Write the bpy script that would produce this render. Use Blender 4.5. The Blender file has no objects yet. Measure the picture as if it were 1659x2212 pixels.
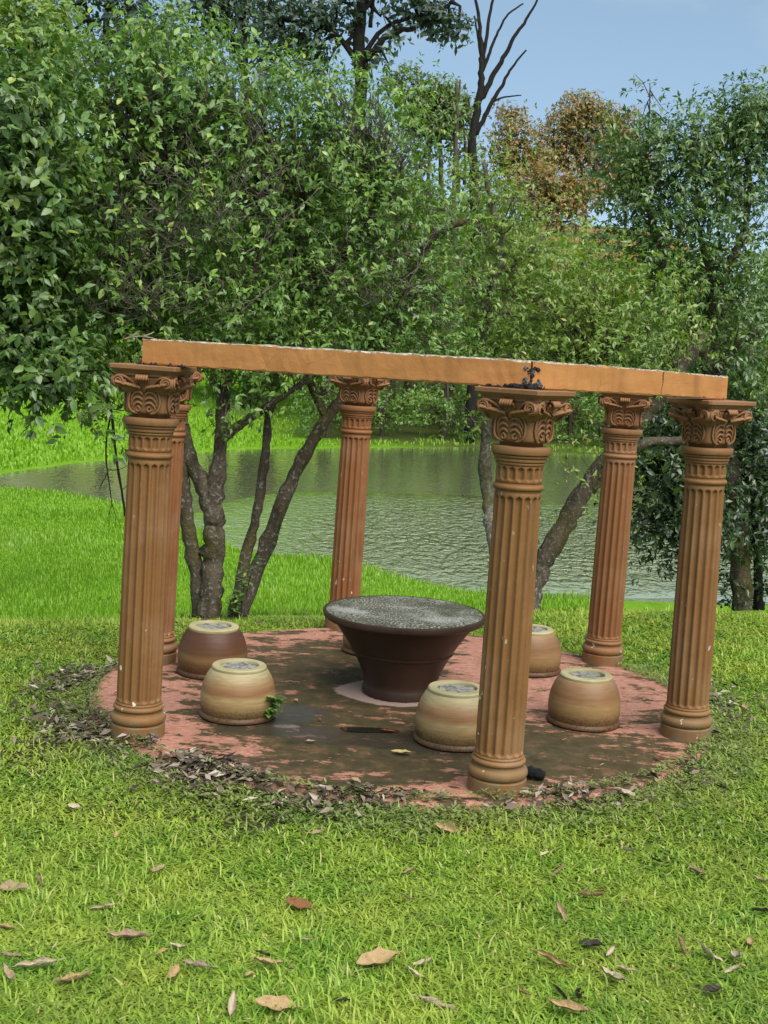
import bpy, bmesh, math, random
import numpy as np
from mathutils import Vector, Matrix

SC = bpy.context.scene
COL = SC.collection
PI = math.pi
RAD = math.radians

# ------------------------------------------------------------------ camera
F_PX, PITCH, ROLL, EYE = 2698.2, 0.124328, 0.0519874, 1.972     # calibrated on the ring of columns
cam_d = bpy.data.cameras.new('camera')
cam = bpy.data.objects.new('camera', cam_d)
COL.objects.link(cam)
cam_d.sensor_fit = 'HORIZONTAL'
cam_d.sensor_width = 36.0
cam_d.lens = 36.0 * F_PX / 1659.0
cam_d.clip_start = 0.1
cam_d.clip_end = 3000
cam.matrix_world = (Matrix.Translation((0, 0, EYE)) @ Matrix.Rotation(PI / 2 - PITCH, 4, 'X') @ Matrix.Rotation(ROLL, 4, 'Z'))
SC.camera = cam

# ------------------------------------------------------------------ sky, sun, exposure
SUN_EL, SUN_AZ = RAD(54), RAD(148)      # azimuth clockwise from +Y
world = bpy.data.worlds.new('World')
SC.world = world
world.use_nodes = True
wt = world.node_tree
wt.nodes.clear()
def wn(t, **k):
    n = wt.nodes.new(t)
    for a, b in k.items(): setattr(n, a, b)
    return n
w_out = wn('ShaderNodeOutputWorld')
w_bg = wn('ShaderNodeBackground')
w_sky = wn('ShaderNodeTexSky', sky_type='NISHITA', sun_disc=False, sun_elevation=SUN_EL, sun_rotation=SUN_AZ,
           air_density=0.75, dust_density=0.1, ozone_density=1.3)
w_tc = wn('ShaderNodeTexCoord')
w_map = wn('ShaderNodeMapping')
w_map.inputs['Scale'].default_value = (1.0, 1.0, 2.4)
w_map.inputs['Location'].default_value = (1.7, 0.2, 0.9)
w_noi = wn('ShaderNodeTexNoise')
w_noi.inputs['Scale'].default_value = 3.2
w_noi.inputs['Detail'].default_value = 7
w_noi.inputs['Roughness'].default_value = 0.55
w_rmp = wn('ShaderNodeValToRGB')
w_rmp.color_ramp.elements[0].position = 0.46
w_rmp.color_ramp.elements[0].color = (0.42, 0.42, 0.42, 1)
w_rmp.color_ramp.elements[1].position = 0.66
w_mix = wn('ShaderNodeMixRGB')
w_mix.inputs['Color2'].default_value = (2.9, 4.1, 4.7, 1)
L = wt.links.new
L(w_tc.outputs['Generated'], w_map.inputs['Vector'])
L(w_map.outputs[0], w_noi.inputs['Vector'])
L(w_noi.outputs['Fac'], w_rmp.inputs['Fac'])
L(w_rmp.outputs['Color'], w_mix.inputs['Fac'])
L(w_sky.outputs[0], w_mix.inputs['Color1'])
L(w_mix.outputs[0], w_bg.inputs['Color'])
L(w_bg.outputs[0], w_out.inputs['Surface'])
w_bg.inputs['Strength'].default_value = 0.052

sun_d = bpy.data.lights.new('sun', 'SUN')
sun_d.energy = 2.0
sun_d.angle = RAD(55)
sun_d.color = (1.0, 0.955, 0.88)
sun = bpy.data.objects.new('sun', sun_d)
COL.objects.link(sun)
_dir = Vector((math.sin(SUN_AZ) * math.cos(SUN_EL), math.cos(SUN_AZ) * math.cos(SUN_EL), math.sin(SUN_EL)))
sun.rotation_euler = _dir.to_track_quat('Z', 'Y').to_euler()
sun.location = (6, -4, 14)

SC.view_settings.view_transform = 'Standard'
SC.view_settings.look = 'None'
SC.view_settings.gamma = 1
SC.view_settings.exposure = 1.58
SC.view_settings.use_curve_mapping = False
SC.render.engine = 'CYCLES'
SC.cycles.max_bounces = 8
SC.cycles.transparent_max_bounces = 8
SC.cycles.use_denoising = True

# ------------------------------------------------------------------ helpers
_cp, _sp, _cr, _sr = math.cos(PITCH), math.sin(PITCH), math.cos(ROLL), math.sin(ROLL)
def ray(px, py):
    dx, dy = px - 829.5, py - 1106.0
    u, v = dx * _cr + dy * _sr, -dx * _sr + dy * _cr
    return Vector((u / F_PX, _cp - v / F_PX * _sp, -_sp - v / F_PX * _cp))
def at(px, py, Y):                    # the place seen at that spot of the photograph, Y metres away
    r = ray(px, py)
    return Vector((0, 0, EYE)) + r * (Y / r.y)
def on(px, py, z=0.0):                # the place seen there on the level z
    r = ray(px, py)
    return Vector((0, 0, EYE)) + r * ((z - EYE) / r.z)
def scr(P):                           # numpy points -> photograph coordinates
    P = np.asarray(P, float)
    x, y, z = P[:, 0], P[:, 1], P[:, 2] - EYE
    d = y * _cp - z * _sp
    u, v = x / d * F_PX, -(y * _sp + z * _cp) / d * F_PX
    return np.stack([829.5 + u * _cr - v * _sr, 1106 + u * _sr + v * _cr, d], 1)

def tag(o, label=None, cat=None, group=None, kind=None):
    if label: o['label'] = label
    if cat:
        o['category'] = cat
        if not kind: o['kind'] = 'thing'
    if group: o['group'] = group
    if kind: o['kind'] = kind
    return o
def empty(name, loc=(0, 0, 0), rz=0.0):
    o = bpy.data.objects.new(name, None)
    o.location = loc
    o.rotation_euler = (0, 0, rz)
    o.empty_display_size = 0.1
    COL.objects.link(o)
    return o
def link(name, me, parent=None, loc=None, rot=None):
    o = bpy.data.objects.new(name, me)
    COL.objects.link(o)
    if parent is not None: o.parent = parent
    if loc is not None: o.location = loc
    if rot is not None: o.rotation_euler = rot
    return o
def mesh_np(name, V, loops, sizes, mat, smooth=False, attrs=None):
    V = np.ascontiguousarray(V, np.float32)
    loops = np.ascontiguousarray(loops, np.int32).ravel()
    sizes = np.ascontiguousarray(sizes, np.int32)
    me = bpy.data.meshes.new(name)
    me.vertices.add(len(V)); me.vertices.foreach_set('co', V.ravel())
    me.loops.add(len(loops)); me.loops.foreach_set('vertex_index', loops)
    me.polygons.add(len(sizes))
    st = np.zeros(len(sizes), np.int32); st[1:] = np.cumsum(sizes)[:-1]
    me.polygons.foreach_set('loop_start', st)
    if smooth: me.polygons.foreach_set('use_smooth', np.ones(len(sizes), bool))
    me.update(calc_edges=True)
    for k, (dom, arr) in (attrs or {}).items():
        a = me.attributes.new(k, 'FLOAT', dom)
        a.data.foreach_set('value', np.ascontiguousarray(arr, np.float32))
    if mat: me.materials.append(mat)
    return me
class MB:                              # collects shapes into one mesh
    def __init__(s): s.v, s.f, s.sm = [], [], []
    def add(s, vs, fs, sm=True):
        b = len(s.v)
        s.v += [tuple(q) for q in vs]
        s.f += [tuple(b + i for i in q) for q in fs]
        s.sm += [sm] * len(fs)
    def grid(s, rows, closed=True, caps=(False, False), sm=True):
        n = len(rows[0]); vs = [p for r in rows for p in r]; fs = []
        for i in range(len(rows) - 1):
            for j in range(n if closed else n - 1):
                k = (j + 1) % n
                fs.append((i * n + j, i * n + k, (i + 1) * n + k, (i + 1) * n + j))
        if caps[0]: fs.append(tuple(range(n - 1, -1, -1)))
        if caps[1]: fs.append(tuple((len(rows) - 1) * n + j for j in range(n)))
        s.add(vs, fs, sm)
    def lathe(s, prof, n=40, caps=(True, True), rfun=None):
        rows = []
        for r, z in prof:
            rows.append([((r if rfun is None else rfun(r, z, 2 * PI * j / n)) * math.cos(2 * PI * j / n),
                          (r if rfun is None else rfun(r, z, 2 * PI * j / n)) * math.sin(2 * PI * j / n), z) for j in range(n)])
        s.grid(rows, True, caps)
    def tube(s, pts, rad, n=7, flat=1.0, caps=True):
        pts = [Vector(p) for p in pts]
        if not hasattr(rad, '__len__'): rad = [rad] * len(pts)
        rows, up = [], None
        for i, p in enumerate(pts):
            t = (pts[min(i + 1, len(pts) - 1)] - pts[max(i - 1, 0)])
            if t.length < 1e-9: t = Vector((0, 0, 1))
            t.normalize()
            if up is None:
                up = Vector((0, 0, 1)) if abs(t.z) < 0.8 else Vector((0, 1, 0))
            a = t.cross(up)
            if a.length < 1e-6: a = t.orthogonal()
            a.normalize(); b = a.cross(t).normalized(); up = b
            rows.append([p + (a * math.cos(2 * PI * j / n) + b * math.sin(2 * PI * j / n) * flat) * rad[i] for j in range(n)])
        s.grid(rows, True, (caps, caps))
    def box(s, c, h, M=None):
        vs = [Vector((c[0] + sx * h[0], c[1] + sy * h[1], c[2] + sz * h[2])) for sx in (-1, 1) for sy in (-1, 1) for sz in (-1, 1)]
        if M is not None: vs = [M @ q for q in vs]
        s.add(vs, [(0, 1, 3, 2), (4, 6, 7, 5), (0, 4, 5, 1), (2, 3, 7, 6), (0, 2, 6, 4), (1, 5, 7, 3)], False)
    def mesh(s, name, mat):
        me = bpy.data.meshes.new(name)
        me.from_pydata(s.v, [], s.f)
        me.polygons.foreach_set('use_smooth', np.array(s.sm, bool))
        me.materials.append(mat)
        me.update()
        return me
def smooth_path(pts, rad, sub=5, wob=0.0, rng=None):      # Catmull-Rom through the points
    P = [Vector(p) for p in pts]; out, rr = [], []
    for i in range(len(P) - 1):
        p0, p1, p2, p3 = P[max(i - 1, 0)], P[i], P[i + 1], P[min(i + 2, len(P) - 1)]
        for k in range(sub):
            t = k / sub
            q = 0.5 * ((2 * p1) + (p2 - p0) * t + (2 * p0 - 5 * p1 + 4 * p2 - p3) * t * t + (3 * p1 - p0 - 3 * p2 + p3) * t ** 3)
            if wob and rng is not None: q = q + Vector(rng.normal(0, wob, 3).tolist())
            out.append(q); rr.append(rad[i] + (rad[i + 1] - rad[i]) * t)
    out.append(P[-1]); rr.append(rad[-1])
    return out, rr

# ------------------------------------------------------------------ materials
def material(name):
    m = bpy.data.materials.new(name); m.use_nodes = True
    nt = m.node_tree; nt.nodes.clear()
    out = nt.nodes.new('ShaderNodeOutputMaterial'); b = nt.nodes.new('ShaderNodeBsdfPrincipled')
    nt.links.new(b.outputs[0], out.inputs['Surface'])
    return m, nt, b, out
class G:                               # small node-graph helper
    def __init__(s, nt): s.nt = nt
    def n(s, t, ins=None, **k):
        q = s.nt.nodes.new(t)
        for a, b in k.items(): setattr(q, a, b)
        for a, b in (ins or {}).items():
            if isinstance(b, bpy.types.NodeSocket): s.nt.links.new(b, q.inputs[a])
            else: q.inputs[a].default_value = b
        return q
    def coord(s, kind='Object'): return s.n('ShaderNodeTexCoord').outputs[kind]
    def pos(s): return s.n('ShaderNodeNewGeometry').outputs['Position']
    def mapping(s, v, scale=(1, 1, 1), loc=(0, 0, 0)):
        return s.n('ShaderNodeMapping', {'Vector': v, 'Scale': scale, 'Location': loc}).outputs[0]
    def noise(s, v, scale, detail=5, rough=0.6, dist=0.0):
        return s.n('ShaderNodeTexNoise', {'Vector': v, 'Scale': scale, 'Detail': detail, 'Roughness': rough, 'Distortion': dist}).outputs['Fac']
    def voro(s, v, scale, feature='F1'):
        return s.n('ShaderNodeTexVoronoi', {'Vector': v, 'Scale': scale}, feature=feature).outputs['Distance']
    def ramp(s, f, stops, interp='LINEAR'):
        q = s.n('ShaderNodeValToRGB', {'Fac': f}); cr = q.color_ramp; cr.interpolation = interp
        while len(cr.elements) < len(stops): cr.elements.new(0.5)
        for e, (p, c) in zip(cr.elements, stops):
            e.position = p; e.color = (c, c, c, 1) if not hasattr(c, '__len__') else (*c, 1)
        return q.outputs['Color']
    def mix(s, f, a, b, mode='MIX'):
        q = s.n('ShaderNodeMixRGB', blend_type=mode)
        for i, x in zip(('Fac', 'Color1', 'Color2'), (f, a, b)):
            if isinstance(x, bpy.types.NodeSocket): s.nt.links.new(x, q.inputs[i])
            elif i == 'Fac': q.inputs[i].default_value = x
            else: q.inputs[i].default_value = (*x, 1)
        return q.outputs[0]
    def math(s, op, a, b=0.0, c=0.0, clamp=False):
        q = s.n('ShaderNodeMath', operation=op, use_clamp=clamp)
        for i, x in enumerate((a, b, c)):
            if isinstance(x, bpy.types.NodeSocket): s.nt.links.new(x, q.inputs[i])
            else: q.inputs[i].default_value = x
        return q.outputs[0]
    def attr(s, name): return s.n('ShaderNodeAttribute', attribute_name=name).outputs['Fac']
    def bump(s, h, strength=0.3, dist=0.02):
        return s.n('ShaderNodeBump', {'Height': h, 'Strength': strength, 'Distance': dist}).outputs[0]
    def sep(s, v): return s.n('ShaderNodeSeparateXYZ', {'Vector': v}).outputs
def setb(nt, b, **k):
    for a, v in k.items():
        a = {'color': 'Base Color', 'rough': 'Roughness', 'spec': 'Specular IOR Level', 'normal': 'Normal', 'coat': 'Coat Weight', 'metal': 'Metallic', 'coatr': 'Coat Roughness'}[a]
        if isinstance(v, bpy.types.NodeSocket): nt.links.new(v, b.inputs[a])
        elif a == 'Base Color': b.inputs[a].default_value = (*v, 1)
        else: b.inputs[a].default_value = v

def leaf_material(name, stops, rough=0.42, spec=0.5, trans=0.3, per_object=False):
    m, nt, b, out = material(name); g = G(nt)
    f = g.n('ShaderNodeObjectInfo').outputs['Random'] if per_object else g.attr('rnd')
    c = g.ramp(f, stops)
    n = g.noise(g.pos(), 2.2, 2)
    c = g.mix(g.ramp(n, [(0.3, 0.0), (0.75, 0.55)]), c, tuple(min(1, x * k) for x, k in zip(stops[-2][1], (1.15, 1.0, 0.75))))
    tr = g.n('ShaderNodeBsdfTranslucent', {'Color': g.mix(1.0, c, (1.25, 1.35, 0.55), 'MULTIPLY')})
    setb(nt, b, color=c, rough=rough, spec=spec)
    mx = g.n('ShaderNodeMixShader', {0: trans})
    nt.links.new(b.outputs[0], mx.inputs[1]); nt.links.new(tr.outputs[0], mx.inputs[2])
    nt.links.new(mx.outputs[0], out.inputs['Surface'])
    return m

def bark_material(name, dark, light, moss=(0.06, 0.06, 0.012), pale=0.5, scale=9):
    m, nt, b, out = material(name); g = G(nt)
    p = g.pos()
    n1 = g.noise(g.mapping(p, (1, 1, 0.35)), scale, 6, 0.65)
    n2 = g.noise(p, scale * 3.4, 5, 0.65, 0.4)
    n3 = g.noise(p, 3.0, 4)
    c = g.ramp(n1, [(0.3, dark), (0.72, light)])
    c = g.mix(g.ramp(n2, [(pale, 0.0), (pale + 0.08, 0.75)]), c, (0.25, 0.24, 0.20))
    c = g.mix(g.ramp(n3, [(0.52, 0.0), (0.66, 0.7)]), c, moss)
    setb(nt, b, color=c, rough=0.9, spec=0.2, normal=g.bump(g.math('ADD', n1, n2), 0.8, 0.03))
    return m

# painted cast concrete of the columns; the object's own colour picks the coat of paint
def column_material():
    m, nt, b, out = material('column_paint'); g = G(nt)
    oc = g.n('ShaderNodeObjectInfo'); p = g.pos()
    n1 = g.noise(g.mapping(p, (1, 1, 0.25)), 7, 5, 0.6)
    c = g.mix(g.ramp(n1, [(0.3, 0.0), (0.75, 0.5)]), oc.outputs['Color'], g.mix(1.0, oc.outputs['Color'], (0.80, 0.86, 0.84), 'MULTIPLY'))
    n2 = g.noise(p, 38, 4, 0.7)
    c = g.mix(g.ramp(n2, [(0.56, 0.0), (0.75, 0.35)]), c, (0.10, 0.055, 0.025))
    stk = g.noise(g.mapping(p, (1, 1, 0.10)), 30, 4, 0.6)
    c = g.mix(g.math('MULTIPLY', g.ramp(stk, [(0.52, 0.0), (0.66, 1.0)]), g.ramp(g.noise(p, 2.2, 3), [(0.42, 0.0), (0.62, 0.55)])), c, (0.105, 0.060, 0.026))
    fade = g.ramp(g.noise(p, 2.6, 4, 0.6), [(0.48, 0.0), (0.66, 0.5)])
    c = g.mix(fade, c, (0.29, 0.165, 0.085))
    z = g.sep(p)[2]
    c = g.mix(g.ramp(g.math('MULTIPLY', z, 0.4), [(0.62, 0.0), (0.66, 0.45)]), c, (0.27, 0.135, 0.068))
    dirt = g.math('MULTIPLY', g.ramp(z, [(0.0, 1.0), (0.20, 0.0)]), g.ramp(g.noise(p, 14, 5, 0.7), [(0.40, 0.0), (0.58, 1.0)]))
    c = g.mix(g.math('MULTIPLY', dirt, 0.75), c, (0.16, 0.15, 0.09))
    chip = g.math('MULTIPLY', g.ramp(g.noise(g.mapping(p, (1, 1, 0.5)), 26, 3, 0.55), [(0.70, 0.0), (0.71, 1.0)]), g.ramp(z, [(0.1, 1.0), (1.0, 0.25)]))
    c = g.mix(chip, c, (0.62, 0.58, 0.5))
    setb(nt, b, color=c, rough=g.ramp(n1, [(0.3, 0.55), (0.8, 0.75)]), spec=0.25, normal=g.bump(n2, 0.16, 0.01))
    return m
M_COLUMN = column_material()

def beam_material():
    m, nt, b, out = material('beam_paint'); g = G(nt)
    p = g.pos(); z = g.sep(p)[2]
    n1 = g.noise(g.mapping(p, (1, 1, 4)), 5, 6, 0.6)
    c = g.ramp(n1, [(0.3, (0.36, 0.155, 0.045)), (0.7, (0.45, 0.205, 0.068))])
    st = g.noise(g.mapping(p, (1, 1, 0.08)), 6, 4, 0.6)
    c = g.mix(g.ramp(st, [(0.54, 0.0), (0.72, 0.5)]), c, (0.20, 0.085, 0.028))
    ed = g.math('MULTIPLY', g.ramp(g.noise(p, 22, 5, 0.7), [(0.50, 0.0), (0.60, 1.0)]), g.ramp(g.math('ABSOLUTE', g.math('SUBTRACT', g.sep(g.coord('Generated'))[2], 0.5)), [(0.36, 0.0), (0.48, 0.9)]))
    c = g.mix(ed, c, (0.07, 0.048, 0.03))
    crk = g.ramp(g.voro(g.mapping(p, (1, 1, 1)), 4.2, 'DISTANCE_TO_EDGE'), [(0.0, 1.0), (0.006, 0.0)])
    c = g.mix(g.math('MULTIPLY', crk, g.ramp(g.noise(p, 5, 2), [(0.58, 0.0), (0.66, 0.6)])), c, (0.05, 0.03, 0.02))
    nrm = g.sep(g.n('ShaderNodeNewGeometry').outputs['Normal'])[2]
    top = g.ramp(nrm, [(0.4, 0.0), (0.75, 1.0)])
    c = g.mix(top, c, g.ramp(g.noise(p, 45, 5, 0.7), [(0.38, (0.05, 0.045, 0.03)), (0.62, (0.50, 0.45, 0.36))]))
    setb(nt, b, color=c, rough=0.75, spec=0.25, normal=g.bump(g.noise(p, 60, 4), 0.18, 0.01))
    return m
M_BEAM = beam_material()

def rubble_material(name, a, bb):
    m, nt, b, out = material(name); g = G(nt); p = g.pos()
    n = g.noise(p, 30, 6, 0.7)
    setb(nt, b, color=g.ramp(n, [(0.35, a), (0.68, bb)]), rough=0.95, spec=0.2, normal=g.bump(n, 0.8, 0.03))
    return m
M_RUBBLE = rubble_material('broken_concrete', (0.016, 0.016, 0.017), (0.22, 0.22, 0.22))
M_STAIN = rubble_material('black_mould', (0.008, 0.008, 0.008), (0.05, 0.05, 0.05))
M_CHAR = rubble_material('black_rubber', (0.006, 0.006, 0.007), (0.02, 0.02, 0.022))
M_WIRE = rubble_material('rusty_wire', (0.015, 0.012, 0.01), (0.06, 0.04, 0.03))
M_TWIG = rubble_material('dry_twig', (0.16, 0.13, 0.09), (0.36, 0.31, 0.23))

def table_materials():
    m, nt, b, out = material('dark_glaze'); g = G(nt); p = g.pos()
    n = g.noise(g.mapping(p, (1, 1, 0.6)), 5, 6, 0.6)
    setb(nt, b, color=g.ramp(n, [(0.3, (0.024, 0.011, 0.006)), (0.7, (0.052, 0.024, 0.013))]), rough=g.ramp(n, [(0.3, 0.40), (0.8, 0.62)]),
         spec=0.35, normal=g.bump(g.noise(p, 50, 3), 0.08, 0.01))
    t, nt, b, out = material('lichen_stone'); g = G(nt); p = g.pos()
    n1 = g.noise(p, 75, 5, 0.85); n2 = g.noise(p, 5, 5, 0.6)
    c = g.ramp(n1, [(0.36, (0.014, 0.015, 0.010)), (0.50, (0.050, 0.048, 0.033)), (0.60, (0.46, 0.44, 0.37))])
    c = g.mix(g.ramp(n2, [(0.40, 0.75), (0.58, 0.0)]), c, (0.040, 0.044, 0.018))
    c = g.mix(g.ramp(g.math('ADD', g.math('MULTIPLY', n1, 0.6), g.math('MULTIPLY', g.noise(g.mapping(p, (1, 1, 1), (3.3, 1.2, 0)), 3.2, 3), 0.6)), [(0.60, 0.0), (0.70, 0.7)]), c, (0.36, 0.36, 0.32))
    setb(nt, b, color=c, rough=0.8, spec=0.3, normal=g.bump(n1, 0.5, 0.01))
    return m, t
M_GLAZE, M_LICHEN = table_materials()

def pot_material(name, stops, speck):
    m, nt, b, out = material(name); g = G(nt)
    o = g.coord('Object'); rnd = g.n('ShaderNodeObjectInfo').outputs['Random']
    ov = g.n('ShaderNodeVectorMath', {0: o, 1: g.n('ShaderNodeCombineXYZ', {'X': rnd, 'Y': rnd, 'Z': 0.0}).outputs[0]}, operation='ADD').outputs[0]
    wob = g.math('MULTIPLY', g.math('SUBTRACT', g.noise(g.mapping(ov, (1, 1, 3)), 6, 5, 0.6), 0.5), 0.11)
    z = g.math('ADD', g.math('MULTIPLY', g.sep(o)[2], 1 / 0.28), wob)
    c = g.ramp(z, stops)
    fine = g.noise(g.mapping(ov, (1, 1, 10)), 12, 5, 0.65)
    c = g.mix(g.ramp(fine, [(0.35, 0.35), (0.65, 0.0)]), c, (0.10, 0.055, 0.022))
    sp = g.math('MULTIPLY', g.ramp(g.noise(ov, 95, 3, 0.6), [(0.5, 0.0), (0.6, 1.0)]), g.ramp(z, [(0.10, 0.9), (0.36, 0.0)]))
    c = g.mix(sp, c, speck)
    rn = g.math('SINE', g.math('MULTIPLY', g.sep(o)[2], 210))
    setb(nt, b, color=c, rough=g.ramp(fine, [(0.3, 0.40), (0.7, 0.60)]), spec=0.32, coat=0.0, coatr=0.25, normal=g.bump(g.math('ADD', g.math('MULTIPLY', rn, 0.3), fine), 0.06, 0.01))
    return m
CREAM = [(0.0, (0.095, 0.040, 0.019)), (0.13, (0.095, 0.055, 0.021)), (0.30, (0.285, 0.189, 0.075)), (0.46, (0.380, 0.273, 0.123)), (0.58, (0.228, 0.110, 0.044)), (0.72, (0.304, 0.176, 0.079)), (0.86, (0.380, 0.308, 0.158)), (1.0, (0.418, 0.361, 0.194))]
BROWN = [(0.0, (0.077, 0.029, 0.014)), (0.13, (0.081, 0.036, 0.013)), (0.30, (0.144, 0.072, 0.022)), (0.42, (0.216, 0.126, 0.050)), (0.52, (0.117, 0.052, 0.018)), (0.70, (0.086, 0.032, 0.016)), (0.92, (0.068, 0.027, 0.014)), (1.0, (0.108, 0.045, 0.018))]
TAN = [(0.0, (0.110, 0.044, 0.021)), (0.13, (0.101, 0.050, 0.017)), (0.30, (0.267, 0.161, 0.064)), (0.50, (0.294, 0.174, 0.072)), (0.62, (0.221, 0.109, 0.043)), (0.80, (0.230, 0.122, 0.055)), (1.0, (0.304, 0.200, 0.093))]
M_POTS = {'cream': pot_material('cream_glaze', CREAM, (0.035, 0.02, 0.008)), 'brown': pot_material('brown_glaze', BROWN, (0.03, 0.013, 0.006)), 'tan': pot_material('tan_glaze', TAN, (0.035, 0.016, 0.007))}
def plain(name, stops, scale=20, rough=0.6, spec=0.4, bump=0.2):
    m, nt, b, out = material(name); g = G(nt); n = g.noise(g.coord('Object'), scale, 5, 0.65)
    setb(nt, b, color=g.ramp(n, stops), rough=rough, spec=spec, normal=g.bump(n, bump, 0.01))
    return m
M_POTRIM = plain('pale_glaze_rim', [(0.3, (0.30, 0.255, 0.125)), (0.7, (0.44, 0.385, 0.215))], 9, 0.6, 0.3)
M_CEMENT = plain('weathered_cement', [(0.36, (0.07, 0.065, 0.055)), (0.56, (0.29, 0.275, 0.235))], 26, 0.9, 0.2, 0.5)
M_PUDDLE = plain('puddle_water', [(0.3, (0.012, 0.012, 0.008)), (0.7, (0.02, 0.02, 0.014))], 3, 0.04, 0.5, 0.01)

# ------------------------------------------------------------------ terrain
LAKE_Z = -1.8
SHORE = [(-9.9, 30.6), (-9.0, 30.6), (-8.3, 30.46), (-6.07, 29.0), (-4.1, 25.8), (-2.6, 22.9), (-1.05, 22.5), (0.22, 21.1), (1.36, 20.1), (2.46, 19.8), (4.8, 20.1), (7, 20.3), (12, 20.5), (24, 22), (40, 28),
         (46, 45), (36, 60), (24, 59), (17.5, 57.5), (11.5, 55), (7.3, 54), (3.3, 54.6), (-2.5, 49.7), (-5.85, 46.8), (-8.6, 40.8), (-9.75, 38.3), (-10.7, 34.4), (-11.2, 32.2)]
def shore_dist(x, y):                     # negative over the lake
    P = np.array(SHORE); Q = np.roll(P, -1, 0)
    d = np.full(x.shape, 1e9); ins = np.zeros(x.shape, bool)
    for a, b in zip(P, Q):
        e = b - a; t = np.clip(((x - a[0]) * e[0] + (y - a[1]) * e[1]) / (e @ e), 0, 1)
        d = np.minimum(d, np.hypot(x - a[0] - t * e[0], y - a[1] - t * e[1]))
        c = ((a[1] > y) != (b[1] > y))
        with np.errstate(divide='ignore', invalid='ignore'):
            xi = (b[0] - a[0]) * (y - a[1]) / (b[1] - a[1] if b[1] != a[1] else 1e-9) + a[0]
        ins ^= c & (x < xi)
    return np.where(ins, -d, d)
def sstep(a, b, x):
    t = np.clip((x - a) / (b - a), 0, 1); return t * t * (3 - 2 * t)
def ground_z(x, y):
    x = np.asarray(x, float); y = np.asarray(y, float)
    crest = 9.2 + 0.345 * np.clip(x, -7, 7)
    s = shore_dist(x, y)
    so = np.maximum(s, 0)
    zm = LAKE_Z + 0.02 + 0.045 * np.minimum(so, 12)
    right = sstep(-6, 10, x)
    far = sstep(46, 60, y)
    start = 34 - 26 * right
    zm = zm + far * (0.02 * so + np.minimum(0.20 * np.maximum(so - start, 0), (16 + 3 * right) * (1 - 0.75 * sstep(0.20, 0.30, x / np.maximum(y, 1)))))
    zm = zm + 0.06 * np.sin(x * 0.9 + 1) * np.sin(y * 0.6) * sstep(0, 4, so)
    zm = np.where(s < 0, LAKE_Z + 0.02 + np.maximum(0.14 * s, -1.2), zm)
    near = -0.05 + 0.012 * np.sin(x * 2.1 + 0.5) * np.sin(y * 1.7) + 0.035 * np.maximum(0, 4.6 - y)
    return near + (zm - near) * sstep(0, 4.8, y - crest)
def gz(x, y): return float(ground_z(np.array([x]), np.array([y]))[0])

def ground_material():
    m, nt, b, out = material('ground_cover'); g = G(nt); p = g.pos(); sp = g.sep(p)
    n1 = g.noise(p, 0.9, 6, 0.6); n2 = g.noise(p, 14, 6, 0.7); n3 = g.noise(p, 90, 3, 0.7)
    lawn = g.ramp(n2, [(0.32, (0.030, 0.042, 0.010)), (0.55, (0.075, 0.115, 0.016)), (0.75, (0.13, 0.14, 0.04))])
    mead = g.ramp(g.noise(g.mapping(p, (1, 0.6, 1)), 3.5, 6, 0.7), [(0.28, (0.11, 0.25, 0.008)), (0.55, (0.17, 0.34, 0.012)), (0.78, (0.25, 0.40, 0.03))])
    far = g.ramp(sp[1], [(0.0, 0.0), (1.0, 1.0)])
    yy = g.math('MULTIPLY', g.math('SUBTRACT', sp[1], 9.6), 0.5, clamp=True)
    c = g.mix(yy, lawn, mead)
    # bare soil and litter round the slab
    dx = g.math('SUBTRACT', sp[0], 0.0); dy = g.math('SUBTRACT', sp[1], 7.05)
    r = g.math('SQRT', g.math('ADD', g.math('MULTIPLY', dx, dx), g.math('MULTIPLY', dy, dy)))
    rr = g.math('ADD', r, g.math('MULTIPLY', g.math('SUBTRACT', n1, 0.5), 0.9))
    soil = g.ramp(g.math('MULTIPLY', rr, 0.3), [(0.0, 1.0), (0.60, 1.0), (0.72, 0.0)])
    c = g.mix(g.math('MULTIPLY', soil, 0.85), c, g.ramp(n2, [(0.35, (0.028, 0.020, 0.012)), (0.7, (0.11, 0.085, 0.055))]))
    # reddish terraces on the hill beyond the lake
    hill = g.math('MULTIPLY', g.math('SUBTRACT', sp[2], 3.0), 0.4, clamp=True)
    band = g.ramp(g.math('ADD', g.math('FRACT', g.math('MULTIPLY', sp[2], 0.42)), g.math('MULTIPLY', g.math('SUBTRACT', g.noise(p, 0.25, 5), 0.5), 1.3)), [(0.42, (0.05, 0.085, 0.015)), (0.75, (0.26, 0.12, 0.055))])
    c = g.mix(hill, c, band)
    # under the trees on the far bank: leaf mould
    mould = g.math('MULTIPLY', g.math('MULTIPLY', g.math('SUBTRACT', sp[1], 51.0), 0.3, clamp=True), g.ramp(g.math('MULTIPLY', g.math('ADD', sp[0], 7.0), 0.2), [(0.0, 0.0), (1.0, 0.85)]))
    c = g.mix(g.math('MULTIPLY', mould, g.math('SUBTRACT', 1.0, hill)), c, (0.05, 0.045, 0.02))
    setb(nt, b, color=c, rough=0.95, spec=0.15, normal=g.bump(g.math('ADD', n2, n3), 0.8, 0.04))
    return m
M_GROUND = ground_material()
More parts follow.
